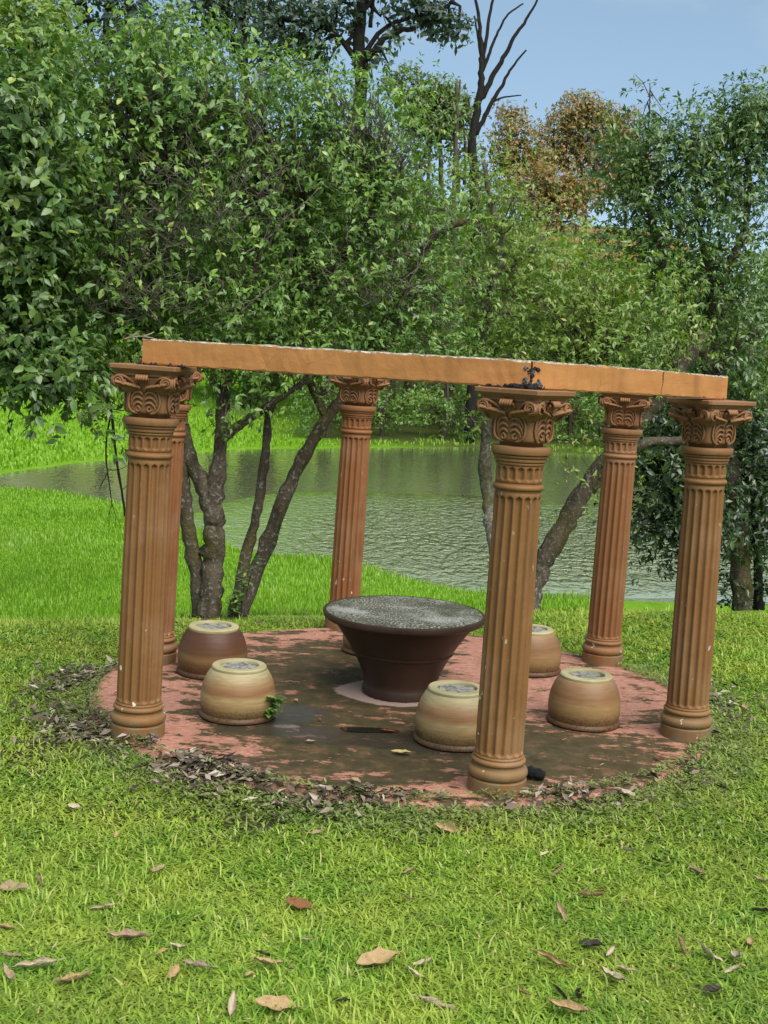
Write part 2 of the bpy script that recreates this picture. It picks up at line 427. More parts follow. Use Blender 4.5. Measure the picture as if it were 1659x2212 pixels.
def build_ground():
    ys = np.concatenate([np.linspace(-14, 2.5, 12), np.arange(2.8, 16, 0.12), np.arange(16, 62, 0.5), np.geomspace(62, 900, 70)])
    ss = np.linspace(-1, 1, 181); ss = np.sign(ss) * np.abs(ss) ** 1.5
    X = ss[None, :] * (9 + 0.95 * np.maximum(ys, 0))[:, None]; Y = np.repeat(ys[:, None], len(ss), 1)
    Z = ground_z(X, Y)
    V = np.stack([X, Y, Z], -1).reshape(-1, 3); n = len(ss); R = len(ys)
    i, j = np.meshgrid(np.arange(R - 1), np.arange(n - 1), indexing='ij'); a = (i * n + j).ravel()
    me = mesh_np('ground', V, np.stack([a, a + 1, a + n + 1, a + n], 1), np.full(len(a), 4), M_GROUND, True)
    tag(link('ground', me), kind='structure')
build_ground()

def water_material():
    m, nt, b, out = material('lake_water'); g = G(nt); p = g.pos(); sp = g.sep(p)
    big = g.noise(g.mapping(p, (0.6, 0.6, 1)), 0.22, 3, 0.5)
    # wind reaches the open middle; the bays by the far shore and the left arm stay calm
    # dist to the breezy patch
    dx = g.math('MULTIPLY', g.math('SUBTRACT', sp[0], 3.5), 0.105); dy = g.math('MULTIPLY', g.math('SUBTRACT', sp[1], 27.5), 0.135)
    rr = g.math('SQRT', g.math('ADD', g.math('MULTIPLY', dx, dx), g.math('MULTIPLY', dy, dy)))
    patch = g.ramp(g.math('ADD', rr, g.math('MULTIPLY', g.math('SUBTRACT', big, 0.5), 0.9)), [(0.50, 1.0), (0.95, 0.03)])
    w1 = g.noise(g.mapping(p, (3.6, 1.9, 1)), 1.5, 2, 0.5, 0.4)
    w2 = g.noise(g.mapping(p, (8.0, 5.0, 1)), 1.5, 2, 0.5)
    h = g.math('MULTIPLY', g.math('ADD', w1, g.math('MULTIPLY', w2, 0.3)), patch)
    n = g.bump(h, 1.0, 0.42)
    c = g.ramp(big, [(0.35, (0.195, 0.225, 0.105)), (0.7, (0.235, 0.262, 0.132))])
    setb(nt, b, color=c, rough=0.04, spec=0.5, coat=1.0, coatr=0.03, normal=n); nt.links.new(n, b.inputs['Coat Normal'])
    return m
M_WATER = water_material()
mb = MB()
mb.add([(-34, 14.5, LAKE_Z), (60, 14.5, LAKE_Z), (60, 66, LAKE_Z), (-34, 66, LAKE_Z)], [(0, 1, 2, 3)], False)
tag(link('lake', mb.mesh('lake', M_WATER)), kind='structure')

# ------------------------------------------------------------------ the round slab
PAD_C, PAD_R = (0.149, 7.174), 1.785
def pad_material():
    m, nt, b, out = material('red_slab_paint'); g = G(nt); p = g.pos()
    bias = g.attr('algae'); wet = g.attr('wet')
    n1 = g.noise(g.mapping(p, (1, 2.1, 1)), 3.6, 9, 0.70); n2 = g.noise(g.mapping(p, (1, 2.4, 1)), 20, 7, 0.74); n3 = g.noise(p, 120, 3, 0.7)
    k = g.math('ADD', bias, g.math('ADD', g.math('MULTIPLY', g.math('SUBTRACT', n1, 0.5), 5.6), g.math('MULTIPLY', g.math('SUBTRACT', n2, 0.5), 2.6)))
    red = g.mix(0.5, g.ramp(n2, [(0.38, (0.17, 0.075, 0.046)), (0.5, (0.36, 0.165, 0.115)), (0.60, (0.55, 0.35, 0.27))]), g.ramp(n1, [(0.35, (0.29, 0.12, 0.078)), (0.62, (0.42, 0.21, 0.15))]))
    dark = g.ramp(g.noise(p, 9, 6, 0.7), [(0.3, (0.030, 0.024, 0.010)), (0.55, (0.068, 0.050, 0.022)), (0.72, (0.17, 0.085, 0.045))])
    c = g.mix(g.ramp(k, [(0.46, 0.0), (0.56, 1.0)]), red, dark)
    c = g.mix(g.ramp(g.math('ADD', g.attr('pale'), g.math('MULTIPLY', g.math('SUBTRACT', n2, 0.5), 0.9)), [(0.45, 0.0), (0.6, 0.8)]), c, (0.46, 0.32, 0.27))
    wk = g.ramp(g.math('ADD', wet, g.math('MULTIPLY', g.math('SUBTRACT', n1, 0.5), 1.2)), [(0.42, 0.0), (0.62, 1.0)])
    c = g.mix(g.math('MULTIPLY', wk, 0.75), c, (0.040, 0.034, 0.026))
    rough = g.mix(wk, g.ramp(n2, [(0.3, 0.55), (0.7, 0.85)]), (0.22, 0.22, 0.22))
    setb(nt, b, color=c, rough=rough, spec=0.22, normal=g.bump(n3, 0.12, 0.01))
    return m
def blob(X, Y, cx, cy, rx, ry): return np.exp(-(((X - cx) / rx) ** 2 + ((Y - cy) / ry) ** 2))
def build_pad():
    rs = np.concatenate([np.linspace(0.02, 1, 70)]); na = 260; th = np.linspace(0, 2 * PI, na, endpoint=False)
    rng = np.random.RandomState(5)
    edge = PAD_R + 0.012 * np.sin(th * 5 + 1) + 0.010 * np.sin(th * 11) + 0.006 * rng.randn(na)
    X = PAD_C[0] + rs[:, None] * edge[None, :] * np.cos(th); Y = PAD_C[1] + rs[:, None] * edge[None, :] * np.sin(th)
    Z = np.zeros_like(X); Z[-1] -= 0.006
    X = np.vstack([X, X[-1:] * 1.0]); Y = np.vstack([Y, Y[-1:]]); Z = np.vstack([Z, np.full((1, na), -0.16)])
    V = np.stack([X, Y, Z], -1).reshape(-1, 3); n = na; R = len(X)
    i, j = np.meshgrid(np.arange(R - 1), np.arange(n), indexing='ij'); a = (i * n + j).ravel(); bq = (i * n + (j + 1) % n).ravel()
    loops = np.stack([a, a + n, bq + n, bq], 1).ravel(); sizes = np.full(len(a), 4)
    loops = np.concatenate([loops, np.arange(na)]); sizes = np.concatenate([sizes, [na]])
    x, y = V[:, 0], V[:, 1]
    algae = 0.36 + 0.50 * blob(x, y, 0.1, 6.45, 1.25, 0.62) + 0.8 * blob(x, y, -0.35, 7.35, 0.62, 0.75) + 0.45 * blob(x, y, 0.95, 6.3, 0.7, 0.35) + 0.35 * blob(x, y, -0.25, 8.1, 0.4, 0.3)
    algae += 0.55 * blob(x, y, 0.05, 5.85, 0.85, 0.28) + 0.3 * blob(x, y, 0.95, 6.05, 0.5, 0.25)
    algae -= 0.8 * blob(x, y, -1.35, 6.7, 0.35, 0.6) + 0.5 * blob(x, y, 0.8, 7.6, 0.5, 0.5) + 0.5 * blob(x, y, -0.62, 5.93, 0.16, 0.1) + 0.4 * blob(x, y, 0.35, 5.55, 0.25, 0.08) + 0.25 * blob(x, y, 1.1, 7.1, 0.5, 0.4) + 0.4 * blob(x, y, -1.1, 5.95, 0.3, 0.12)
    r = np.hypot(x - 0.125, y - 7.21)
    pale = np.exp(-((r - 0.26) / 0.07) ** 2) * 0.75 + 0.8 * blob(x, y, -0.13, 7.2, 0.14, 0.12) + 0.9 * blob(x, y, -0.46, 6.42, 0.10, 0.045)
    wet = 0.85 * blob(x, y, -0.15, 6.3, 0.5, 0.16) + 0.75 * blob(x, y, -0.42, 6.7, 0.3, 0.2) + 0.55 * blob(x, y, 0.55, 6.2, 0.5, 0.15) + 0.6 * blob(x, y, -0.5, 5.85, 0.5, 0.08) + 0.5 * blob(x, y, 0.1, 5.62, 0.25, 0.05)
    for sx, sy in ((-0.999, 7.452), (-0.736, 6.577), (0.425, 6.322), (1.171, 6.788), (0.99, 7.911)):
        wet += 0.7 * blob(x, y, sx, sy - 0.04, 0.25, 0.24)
    me = mesh_np('pavement', V, loops, sizes, pad_material(), False, {'algae': ('POINT', algae), 'wet': ('POINT', wet), 'pale': ('POINT', pale)})
    tag(link('pavement', me), kind='structure')
build_pad()

# ------------------------------------------------------------------ columns
NFL = 16
def flute(r, th, depth, wfrac):
    ph = (th * NFL / (2 * PI)) % 1.0 - 0.5
    w = 0.36 * wfrac
    if abs(ph) >= w or wfrac <= 0: return r
    return r - depth * math.sqrt(max(0.0, 1 - (ph / w) ** 2)) * min(1, wfrac * 1.3)
def fluted(zlo, zhi, r0, r1, zend, name, m0=0.0, m1=0.0):
    nseg = NFL * 10; mbx = MB(); rows = []; z0, z1 = zlo + m0, zhi - m1
    zs = ([(zlo, 0.0)] if m0 else []) + [(z0, 0.0)]
    for k in range(1, 7): zs.append((z0 + zend * (1 - math.cos(k / 6 * PI / 2)) + 0.004, math.sin(k / 6 * PI / 2)))
    nm = 8
    a, bq = zs[-1][0], z1 - zend - 0.004
    for k in range(1, nm): zs.append((a + (bq - a) * k / nm, 1.0))
    for k in range(6, 0, -1): zs.append((z1 - zend * (1 - math.cos(k / 6 * PI / 2)) - 0.004, math.sin(k / 6 * PI / 2)))
    zs.append((z1, 0.0))
    if m1: zs.append((zhi, 0.0))
    for z, w in zs:
        t = (z - zlo) / (zhi - zlo); r = r0 + (r1 - r0) * t + 0.002 * math.sin(t * PI)
        rows.append([(flute(r, 2 * PI * j / nseg, 0.016, w) * math.cos(2 * PI * j / nseg), flute(r, 2 * PI * j / nseg, 0.016, w) * math.sin(2 * PI * j / nseg), z) for j in range(nseg)])
    mbx.grid(rows, True, (True, True))
    return mbx.mesh(name, M_COLUMN)
def arc(c, r, a0, a1, n): return [(c[0] + r * math.cos(a0 + (a1 - a0) * i / n), c[1] + r * math.sin(a0 + (a1 - a0) * i / n)) for i in range(n + 1)]
base_prof = [(0.134, -0.02), (0.136, 0.0), (0.136, 0.062), (0.131, 0.067)] + [(0.118 + 0.022 * math.cos(t), 0.094 + 0.026 * math.sin(t)) for t in np.linspace(-1.25, 1.45, 10)] + [(0.118, 0.124), (0.117, 0.134)] + [(0.116 + 0.011 * math.cos(t), 0.148 + 0.012 * math.sin(t)) for t in np.linspace(-1.4, 1.4, 7)] + [(0.115, 0.163), (0.117, 0.170), (0.113, 0.178)]
neck_ring_prof = [(0.1045, 1.395)] + [(0.104 + 0.0125 * math.cos(t), 1.417 + 0.013 * math.sin(t)) for t in np.linspace(-1.45, 1.45, 9)] + [(0.105, 1.436)]
collar_prof = [(0.1045, 1.516), (0.110, 1.519), (0.112, 1.524), (0.110, 1.529), (0.108, 1.531), (0.116, 1.534), (0.118, 1.540), (0.116, 1.546), (0.114, 1.548), (0.122, 1.551), (0.125, 1.556), (0.124, 1.561), (0.120, 1.563), (0.132, 1.566), (0.134, 1.569), (0.135, 1.595), (0.132, 1.600), (0.115, 1.602), (0.05, 1.601)]
def lmesh(name, prof, n=56, mat=None):
    q = MB(); q.lathe(prof, n); me = q.mesh(name, mat or M_COLUMN); me.set_sharp_from_angle(angle=RAD(38))
    return me
ME_BASE = lmesh('base', base_prof); ME_RING = lmesh('necking_ring', neck_ring_prof); ME_COLLAR = lmesh('collar', collar_prof)
ME_SHAFT = fluted(0.178, 1.395, 0.112, 0.1045, 0.016, 'shaft', 0.004, 0.014)
ME_NECK = fluted(1.436, 1.518, 0.1045, 0.1045, 0.012, 'necking', 0.010, 0.006)

# capital: heights from the top of the collar; faces look along +X, +Y, -X, -Y
BW = [(0.0, 0.080), (0.021, 0.082), (0.022, 0.103), (0.034, 0.109), (0.07, 0.108), (0.11, 0.108), (0.14, 0.112), (0.165, 0.120), (0.185, 0.127), (0.203, 0.132)]
def bw(z): return float(np.interp(z, [q[0] for q in BW], [q[1] for q in BW]))
def bell_mesh():
    q = MB(); rows = []; n = 64
    for z, w in BW:
        row = []
        for j in range(n):
            t = 2 * PI * j / n; c, s = math.cos(t), math.sin(t); e = 5.0
            r = w / (abs(c) ** e + abs(s) ** e) ** (1 / e)
            row.append((r * c, r * s, z))
        rows.append(row)
    q.grid(rows, True, (True, True))
    return q.mesh('capital', M_COLUMN)
def abacus_mesh():
    q = MB(); rows = []
    def sq(h, z, ch=0.012):
        pts = []
        for k in range(4):
            a = k * PI / 2; c, s = math.cos(a), math.sin(a)
            for (x, y) in ((h, -h + ch), (h, -h * 0.4), (h, 0), (h, h * 0.4), (h, h - ch)): pts.append((x * c - y * s, x * s + y * c, z))
        return pts
    for h, z in ((0.135, 0.200), (0.139, 0.203), (0.140, 0.214), (0.146, 0.216), (0.150, 0.222), (0.155, 0.225), (0.162, 0.232), (0.163, 0.234), (0.169, 0.235), (0.170, 0.252), (0.167, 0.255)): rows.append(sq(h, z))
    q.grid(rows, True, (True, True), False)
    return q.mesh('abacus', M_COLUMN)
def fpt(u, z, off): return Vector((bw(z) + off, u, z))
def frond_mesh(s):
    q = MB()
    sc = arc((0.030, 0.042), 0.0145, 0.3, 0.3 - 5.2, 14)                      # scroll at the foot
    rr = np.linspace(0.35, 1.0, len(sc))
    sc = [(0.030 + (u - 0.030) * k, 0.042 + (z - 0.042) * k) for (u, z), k in zip(sc, rr)]
    q.tube([fpt(s * u, z, 0.006) for u, z in sc], np.linspace(0.0045, 0.0055, len(sc)), 6)
    sp = [(0.030, 0.024), (0.050, 0.026), (0.070, 0.040), (0.079, 0.065), (0.078, 0.095), (0.070, 0.122), (0.058, 0.142)]
    pts, rad = smooth_path([fpt(s * u, z, 0.003) for u, z in sp], [0.005, 0.006, 0.006, 0.006, 0.006, 0.005, 0.004], 3)
    q.tube(pts, rad, 6)
    for z1, h, u0 in ((0.066, 0.020, 0.058), (0.090, 0.026, 0.064), (0.116, 0.030, 0.066)):          # the curling lobes
        lob = [(u0, z1 - h * 1.3), (u0 - 0.004, z1 - h * 0.5), (u0 - 0.017, z1 + 0.004), (0.030, z1 + 0.010), (0.015, z1 + 0.006), (0.007, z1 - 0.005)]
        offs = [0.001, 0.003, 0.006, 0.008, 0.009, 0.008]
        pts, rad = smooth_path([fpt(s * u, z, o) for (u, z), o in zip(lob, offs)], [0.003, 0.005, 0.0065, 0.007, 0.0065, 0.004], 3)
        q.tube(pts, rad, 6)
    # upper leaf: a scalloped lip that bends out under the volute
    N = 12; rows = []
    for i in range(N + 1):
        t = i / N; u = 0.012 + 0.118 * t; zb = 0.128 + 0.010 * t; zt = 0.152 + 0.022 * t
        scal = 0.006 * abs(math.sin(t * PI * 4.5)); o = 0.010 + 0.022 * t
        row = []
        for (zz, oo) in ((zb - 0.018, -0.004), (zb, o * 0.35), (zt - 0.006, o + 0.006), (zt - 0.016 + scal, o + 0.019), (zt - 0.008 + scal, o + 0.022), (zt + 0.004, o + 0.004), (zt + 0.004, -0.02)):
            row.append(Vector((bw(min(zz, 0.2)) * (1 if oo < 0.004 else 1) + oo, s * u, zz)))
        rows.append(row)
    q.grid(rows, False)
    return q.mesh('acanthus_leaf', M_COLUMN)
def volute_mesh(s):
    q = MB(); c = (0.122, 0.172); n = 30; pts, rad = [], []
    for i in range(n + 1):
        t = i / n; a = -0.6 + t * 4.2 * PI; r = 0.029 * (1 - 0.80 * t)
        pts.append(Vector((0.156 - 0.004 * t + 0.004 * t, s * (c[0] + r * math.cos(-a + PI)), c[1] + r * math.sin(-a + PI)))); rad.append(0.0058 - 0.002 * t)
    stem, sr = smooth_path([fpt(s * 0.022, 0.135, 0.002), fpt(s * 0.055, 0.172, 0.008), Vector((0.148, s * 0.085, 0.194)), Vector((0.156, s * 0.112, 0.2005)), Vector((0.156, s * 0.135, 0.196))], [0.004, 0.006, 0.007, 0.006, 0.005], 4)
    q.tube(pts, rad, 6); q.tube(stem, sr, 6)
    m = 20                                                                      # the drum behind the spiral
    rows = []
    for x, k in ((0.085, 0.9), (0.149, 1.0), (0.153, 0.9)):
        rows.append([Vector((x, s * (c[0] + 0.029 * k * math.cos(2 * PI * j / m)), c[1] + 0.029 * k * math.sin(2 * PI * j / m))) for j in range(m)])
    q.grid(rows, True, (True, True))
    return q.mesh('volute', M_COLUMN)
def palmette_mesh():
    q = MB()
    for k in (-2, -1, 0, 1, 2):
        a = k * 0.30
        pts = [fpt(0.002 * k, 0.122, 0.002), fpt(0.010 * k * 0.6, 0.150, 0.005), fpt(0.013 * k, 0.176, 0.010), fpt(0.0135 * k, 0.192, 0.022)]
        pts, rad = smooth_path(pts, [0.003, 0.0045, 0.006, 0.006], 3); q.tube(pts, rad, 6)
        x = bw(0.19)
        q.tube([Vector((x + 0.014, 0.0118 * k, 0.207)), Vector((x + 0.034, 0.0125 * k, 0.202)), Vector((x + 0.041, 0.0125 * k, 0.190)), Vector((x + 0.036, 0.012 * k, 0.180))], [0.0065, 0.0075, 0.0072, 0.005], 7)
    return q.mesh('palmette', M_COLUMN)
ME_BELL, ME_ABACUS, ME_PALM = bell_mesh(), abacus_mesh(), palmette_mesh()
ME_FROND = {s: frond_mesh(s) for s in (-1, 1)}; ME_VOL = {s: volute_mesh(s) for s in (-1, 1)}

TAN_P, RED_P = (0.208, 0.098, 0.033, 1), (0.222, 0.088, 0.031, 1)
MIX_P = (0.225, 0.095, 0.034, 1)
COLS = [  # x, y, lean, height factor, capital turn, paint, label
    (0.589, 5.616, 0.43, 1.0013, 54, TAN_P, 'tan fluted column nearest the camera, under the broken joint of the two beams'),
    (1.709, 6.640, -0.40, 0.987, 30.6, TAN_P, 'tan fluted column carrying the right-hand end of the orange beam at the slab edge'),
    (1.522, 8.260, 0.71, 0.985, 80.2, MIX_P, 'reddish fluted column on the back right edge of the slab behind the tan pot stool'),
    (-0.255, 8.937, 1.04, 1.006, 148.7, RED_P, 'reddish fluted column at the back of the slab, its foot hidden behind the dark table'),
    (-1.393, 7.660, 1.56, 1.010, 204.8, RED_P, 'fluted column mostly hidden behind the front left column, beside the brown pot stool'),
    (-1.195, 6.163, 0.89, 1.007, -9, TAN_P, 'tan fluted column carrying the left-hand end of the long orange beam'),
]
for (cx, cy, lean, hf, turn, paint, lab) in COLS:
    root = empty('fluted_column', (cx, cy, 0)); root.rotation_euler = (0, RAD(lean), 0); root.scale = (1, 1, hf)
    tag(root, lab, 'column', 'six columns in a ring round the slab')
    for nm, me in (('base', ME_BASE), ('shaft', ME_SHAFT), ('necking_ring', ME_RING), ('necking', ME_NECK), ('collar', ME_COLLAR)):
        o = link(nm, me, root); o.color = paint; o.rotation_euler = (0, 0, RAD(turn))
    cap = link('capital', ME_BELL, root, (0, 0, 1.600), (0, 0, RAD(turn))); cap.color = paint
    subs = [('abacus', ME_ABACUS, 0)]
    for k in range(4):
        subs.append(('palmette', ME_PALM, k))
        for s in (-1, 1): subs += [('acanthus_leaf', ME_FROND[s], k), ('volute', ME_VOL[s], k)]
    for nm, me, k in subs:
        o = link(nm, me, cap, (0, 0, 0), (0, 0, k * PI / 2)); o.color = paint

# ------------------------------------------------------------------ beams
BEAM_Z = 1.862; BEAM_H = 0.122; BEAM_D = 0.065
def beam_mesh(name, line, rng, m0=None, m1=None):
    q = MB(); pts, _ = [], 0
    dense = []
    for a, b in zip(line[:-1], line[1:]):
        a, b = Vector(a), Vector(b); n = max(2, int((b - a).length / 0.03))
        dense += [a + (b - a) * (i / n) for i in range(n)]
    dense.append(Vector(line[-1]))
    rows = []
    for i, p in enumerate(dense):
        t = (dense[min(i + 1, len(dense) - 1)] - dense[max(i - 1, 0)]).normalized(); nn = Vector((t.y, -t.x, 0)).normalized()
        mm = m0 if i == 0 else (m1 if i == len(dense) - 1 else None)
        if mm is not None: nn = mm / max(0.3, mm.dot(nn))
        j = lambda s: rng.normal(0, s)
        prof = [(-BEAM_D, 0.003), (-BEAM_D, 0.5 * BEAM_H), (-BEAM_D, BEAM_H - 0.004 + j(0.0022)), (-BEAM_D + 0.006 + abs(j(0.002)), BEAM_H + j(0.0025)), (0, BEAM_H + 0.002 + j(0.002)), (BEAM_D - 0.006 - abs(j(0.002)), BEAM_H + j(0.0025)),
                (BEAM_D + j(0.0008), BEAM_H - 0.004 + j(0.0022)), (BEAM_D + j(0.0008), 0.5 * BEAM_H), (BEAM_D + j(0.0006), 0.004 + abs(j(0.0030))), (BEAM_D - 0.004, 0.0)]
        e = 0.006 if i in (0, len(dense) - 1) else 0.0
        rows.append([p + nn * (o * (1 - e * 4)) + Vector((0, 0, z)) for o, z in prof])
    q.grid(rows, True, (True, True), False)
    return q.mesh(name, M_BEAM)
rngb = np.random.RandomState(3)
PL, PN, PR = Vector((-1.170, 6.163, 1.871)), Vector((0.602, 5.616, 1.8605)), Vector((1.698, 6.640, 1.834))
dLN = (PN - PL).normalized(); dNR = (PR - PN).normalized()
bend = PN + (PR - PN) * 0.60 + Vector((dNR.y, -dNR.x, 0)) * 0.035 + Vector((0, 0, 0.002))
mit = (Vector((dLN.y, -dLN.x, 0)) + Vector((dNR.y, -dNR.x, 0))).normalized()
beam1 = empty('concrete_beam', PL)
tag(beam1, 'long orange painted beam across the two front left columns', 'beam', 'orange beams lying on the front columns')
o = link('beam_body', beam_mesh('beam_body', [PL - dLN * 0.025 - PL, PN - dLN * 0.006 - PL], rngb, None, mit), beam1)
beam2 = empty('concrete_beam', PN)
tag(beam2, 'shorter orange beam with a bend and a crack, running to the right column', 'beam', 'orange beams lying on the front columns')
o = link('beam_body', beam_mesh('beam_body', [PN + dNR * 0.006 - PN, bend - PN, PR + (PR - bend).normalized() * 0.045 - PN], rngb, mit), beam2)
q = MB(); nb = ((bend - PN).normalized() + (PR - bend).normalized()).normalized(); nb = Vector((nb.y, -nb.x, 0)) * (BEAM_D + 0.0015)
q.tube([bend - PN + nb + Vector((0.004, 0.003, 0.119)), bend - PN + nb + Vector((0.0, 0.0, 0.10)), bend - PN + nb + Vector((0.004, 0.003, 0.07)), bend - PN + nb + Vector((-0.003, -0.002, 0.03)), bend - PN + nb + Vector((-0.004, -0.003, 0.003))], [0.003, 0.0022, 0.0012, 0.0010, 0.0010], 5)
link('crack', q.mesh('crack', M_STAIN), beam2)
def lump(q, c, r, rng, n=9, m=6):
    rows = []
    for i in range(m + 1):
        t = PI * i / m
        rows.append([Vector(c) + Vector((r[0] * math.sin(t) * math.cos(2 * PI * j / n), r[1] * math.sin(t) * math.sin(2 * PI * j / n), r[2] * math.cos(t))) * (1 + rng.normal(0, 0.16)) for j in range(n)])
    q.grid(rows, True, (True, True), False)
fN = Vector((dLN.y, -dLN.x, 0)) * BEAM_D; fR = Vector((dNR.y, -dNR.x, 0)) * BEAM_D
fM = mit * (BEAM_D / mit.dot(Vector((dLN.y, -dLN.x, 0))))
q = MB()
for k in range(40):
    t = rngb.rand() ** 1.5; u = rngb.normal(0, 0.010 + 0.02 * (1 - t)); d = (dLN if u < 0 else dNR) * u
    lump(q, fM * rngb.uniform(0.93, 1.0) + d + Vector((0, 0, 0.004 + 0.086 * t)), rngb.uniform(0.003, 0.008, 3), rngb)
for k in range(34): lump(q, fM * rngb.uniform(0.95, 1.0) + dLN * -abs(rngb.normal(0, 0.07)) + Vector((0, 0, rngb.uniform(0, 0.016))), (rngb.uniform(.006, .016), rngb.uniform(.004, .008), rngb.uniform(.004, .009)), rngb)
for k in range(26): lump(q, fM * rngb.uniform(0.95, 1.0) + dNR * abs(rngb.normal(0, 0.05)) + Vector((0, 0, rngb.uniform(0, 0.018))), (rngb.uniform(.006, .014), rngb.uniform(.004, .008), rngb.uniform(.004, .010)), rngb)
for k in range(8): lump(q, fM * 0.985 + dNR * rngb.uniform(0.01, 0.045) + Vector((0, 0, 0.084 + rngb.normal(0, .004))), (rngb.uniform(.006, .014), .005, .006), rngb)
link('broken_joint', q.mesh('broken_joint', M_STAIN), beam2)
q = MB()
for (u, z, sz) in ((-0.028, 0.088, 0.010), (-0.026, 0.035, 0.014), (0.045, 0.020, 0.018), (0.004, 0.075, 0.010), (0.02, 0.012, 0.012)): lump(q, fM * 0.985 + (dLN if u < 0 else dNR) * u + Vector((0, 0, z)), (sz, sz * 0.6, sz), rngb)
o = link('mortar_lump', q.mesh('mortar_lump', M_RUBBLE), beam2)
q = MB()                                                                          # mould line under the left end
for k in range(22): lump(q, fN * rngb.uniform(0.9, 1.0) + dLN * (-0.06 + 0.26 * rngb.rand()) + Vector((0, 0, rngb.uniform(-0.004, 0.006))), rngb.uniform(0.004, 0.011, 3), rngb)
o = link('mould_patch', q.mesh('mould_patch', M_STAIN), beam1)
def wire(parent, pxs, Y, r, mat, name):
    org = parent.location
    pts, rad = smooth_path([at(x, y, Y) - org for x, y in pxs], [r] * len(pxs), 5)
    q = MB(); q.tube(pts, rad, 6); link(name, q.mesh(name, mat), parent)
wire(beam1, [(1090, 779), (1096, 766), (1110, 760), (1126, 763), (1138, 774), (1141, 786)], 5.63, 0.0022, M_WIRE, 'wire_loop')
wire(beam2, [(1522, 812), (1540, 815), (1552, 812), (1562, 804)], 6.62, 0.003, M_WIRE, 'wire_loop')
tw = empty('dry_twig', at(300, 735, 6.15)); tag(tw, 'pale forked dry twig lying on the left end of the long beam', 'twig')
for pl in ([(268, 733), (285, 728), (310, 727), (335, 732), (352, 738)], [(285, 728), (296, 719), (302, 715)], [(310, 727), (325, 721), (333, 717)]):
    pts, rad = smooth_path([at(x, y, 6.15) - tw.location for x, y in pl], np.linspace(0.005, 0.0025, len(pl)), 4)
    q = MB(); q.tube(pts, rad, 6); link('twig_stem', q.mesh('twig_stem', M_TWIG), tw)

# ------------------------------------------------------------------ table
tx, ty = 0.150, 7.214
ttop = at(875, 1320, ty); tz = ttop.z
tab = empty('pedestal_table', (tx, ty, 0))
tag(tab, 'big dark brown pedestal table flaring to a wide grey lichened round top', 'table')
TR = 0.475
prof = [(0.205, 0.0), (0.226, 0.004), (0.228, 0.03), (0.220, 0.05), (0.216, 0.07)] + [(0.216 + (TR - 0.05 - 0.216) * (t ** 1.35), 0.07 + (tz - 0.07 - 0.045) * t) for t in np.linspace(0.06, 1, 14)] + [(0.3, tz - 0.044)]
link('pedestal', lmesh('pedestal', prof, 72, M_GLAZE), tab)
zb = 0.07 + (tz - 0.115) * 0.50; rb = 0.216 + (TR - 0.266) * (0.50 ** 1.35)
link('raised_band', lmesh('raised_band', [(rb - 0.01, zb - 0.010), (rb + 0.004, zb - 0.006), (rb + 0.006, zb), (rb + 0.006, zb + 0.004), (rb - 0.002, zb + 0.009)], 72, M_GLAZE), tab)
link('rim', lmesh('rim', [(TR - 0.06, tz - 0.048), (TR - 0.012, tz - 0.044), (TR, tz - 0.034), (TR + 0.004, tz - 0.015), (TR, tz - 0.002), (TR - 0.008, tz), (TR - 0.02, tz - 0.004)], 96, M_GLAZE), tab)
link('table_top', lmesh('table_top', [(TR - 0.03, tz - 0.03), (TR - 0.013, tz - 0.003), (TR - 0.02, tz - 0.001), (0.3, tz + 0.001), (0.01, tz + 0.002)], 96, M_LICHEN), tab)

# ------------------------------------------------------------------ pot stools
POT = [(0.150, 0.0), (0.198, 0.002), (0.207, 0.009), (0.208, 0.018), (0.203, 0.027), (0.195, 0.032), (0.196, 0.04), (0.200, 0.060), (0.203, 0.090), (0.2025, 0.120), (0.198, 0.155), (0.189, 0.190), (0.176, 0.222), (0.160, 0.248), (0.151, 0.260), (0.146, 0.264)]
ME_POT = {k: lmesh('body', POT, 64, m) for k, m in M_POTS.items()}
ME_FOOT = lmesh('foot_ring', [(0.143, 0.256), (0.148, 0.264), (0.147, 0.276), (0.141, 0.282), (0.106, 0.282), (0.102, 0.274), (0.102, 0.262)], 64, M_POTRIM)
q = MB(); rngp = np.random.RandomState(8); rows = [[(0.102 * math.cos(t) * k, 0.102 * math.sin(t) * k, 0.270 + 0.004 * rngp.rand()) for t in np.linspace(0, 2 * PI, 7)[:-1]] for k in (1.0, 0.6, 0.25)]
q.grid(rows, True, (False, True), False); ME_FILL = q.mesh('cement_fill', M_CEMENT)
POTS = [(-0.999, 7.452, 'brown', 1.04, 'glossy chocolate brown pot stool, the furthest left behind the cream one'),
        (-0.736, 6.577, 'cream', 1.0, 'cream and brown banded pot stool with a green leafy sprig at its foot'),
        (0.425, 6.322, 'cream', 1.02, 'cream pot stool partly hidden by the column nearest the camera'),
        (1.171, 6.788, 'tan', 0.985, 'tan glazed pot stool standing clear between the two right-hand front columns'),
        (0.990, 7.911, 'tan', 0.99, 'tan pot stool at the back, half hidden behind the nearest column'),
        (-0.035, 8.22, 'tan', 0.98, 'pot stool almost wholly hidden behind the dark table')]
for i, (x, y, k, s, lab) in enumerate(POTS):
    r = empty('pot_stool', (x, y, 0.0), 1.3 * i); r.scale = (s, s, s); tag(r, lab, 'stool', 'upturned pot stools round the table')
    link('body', ME_POT[k], r); link('foot_ring', ME_FOOT, r); link('cement_fill', ME_FILL, r)

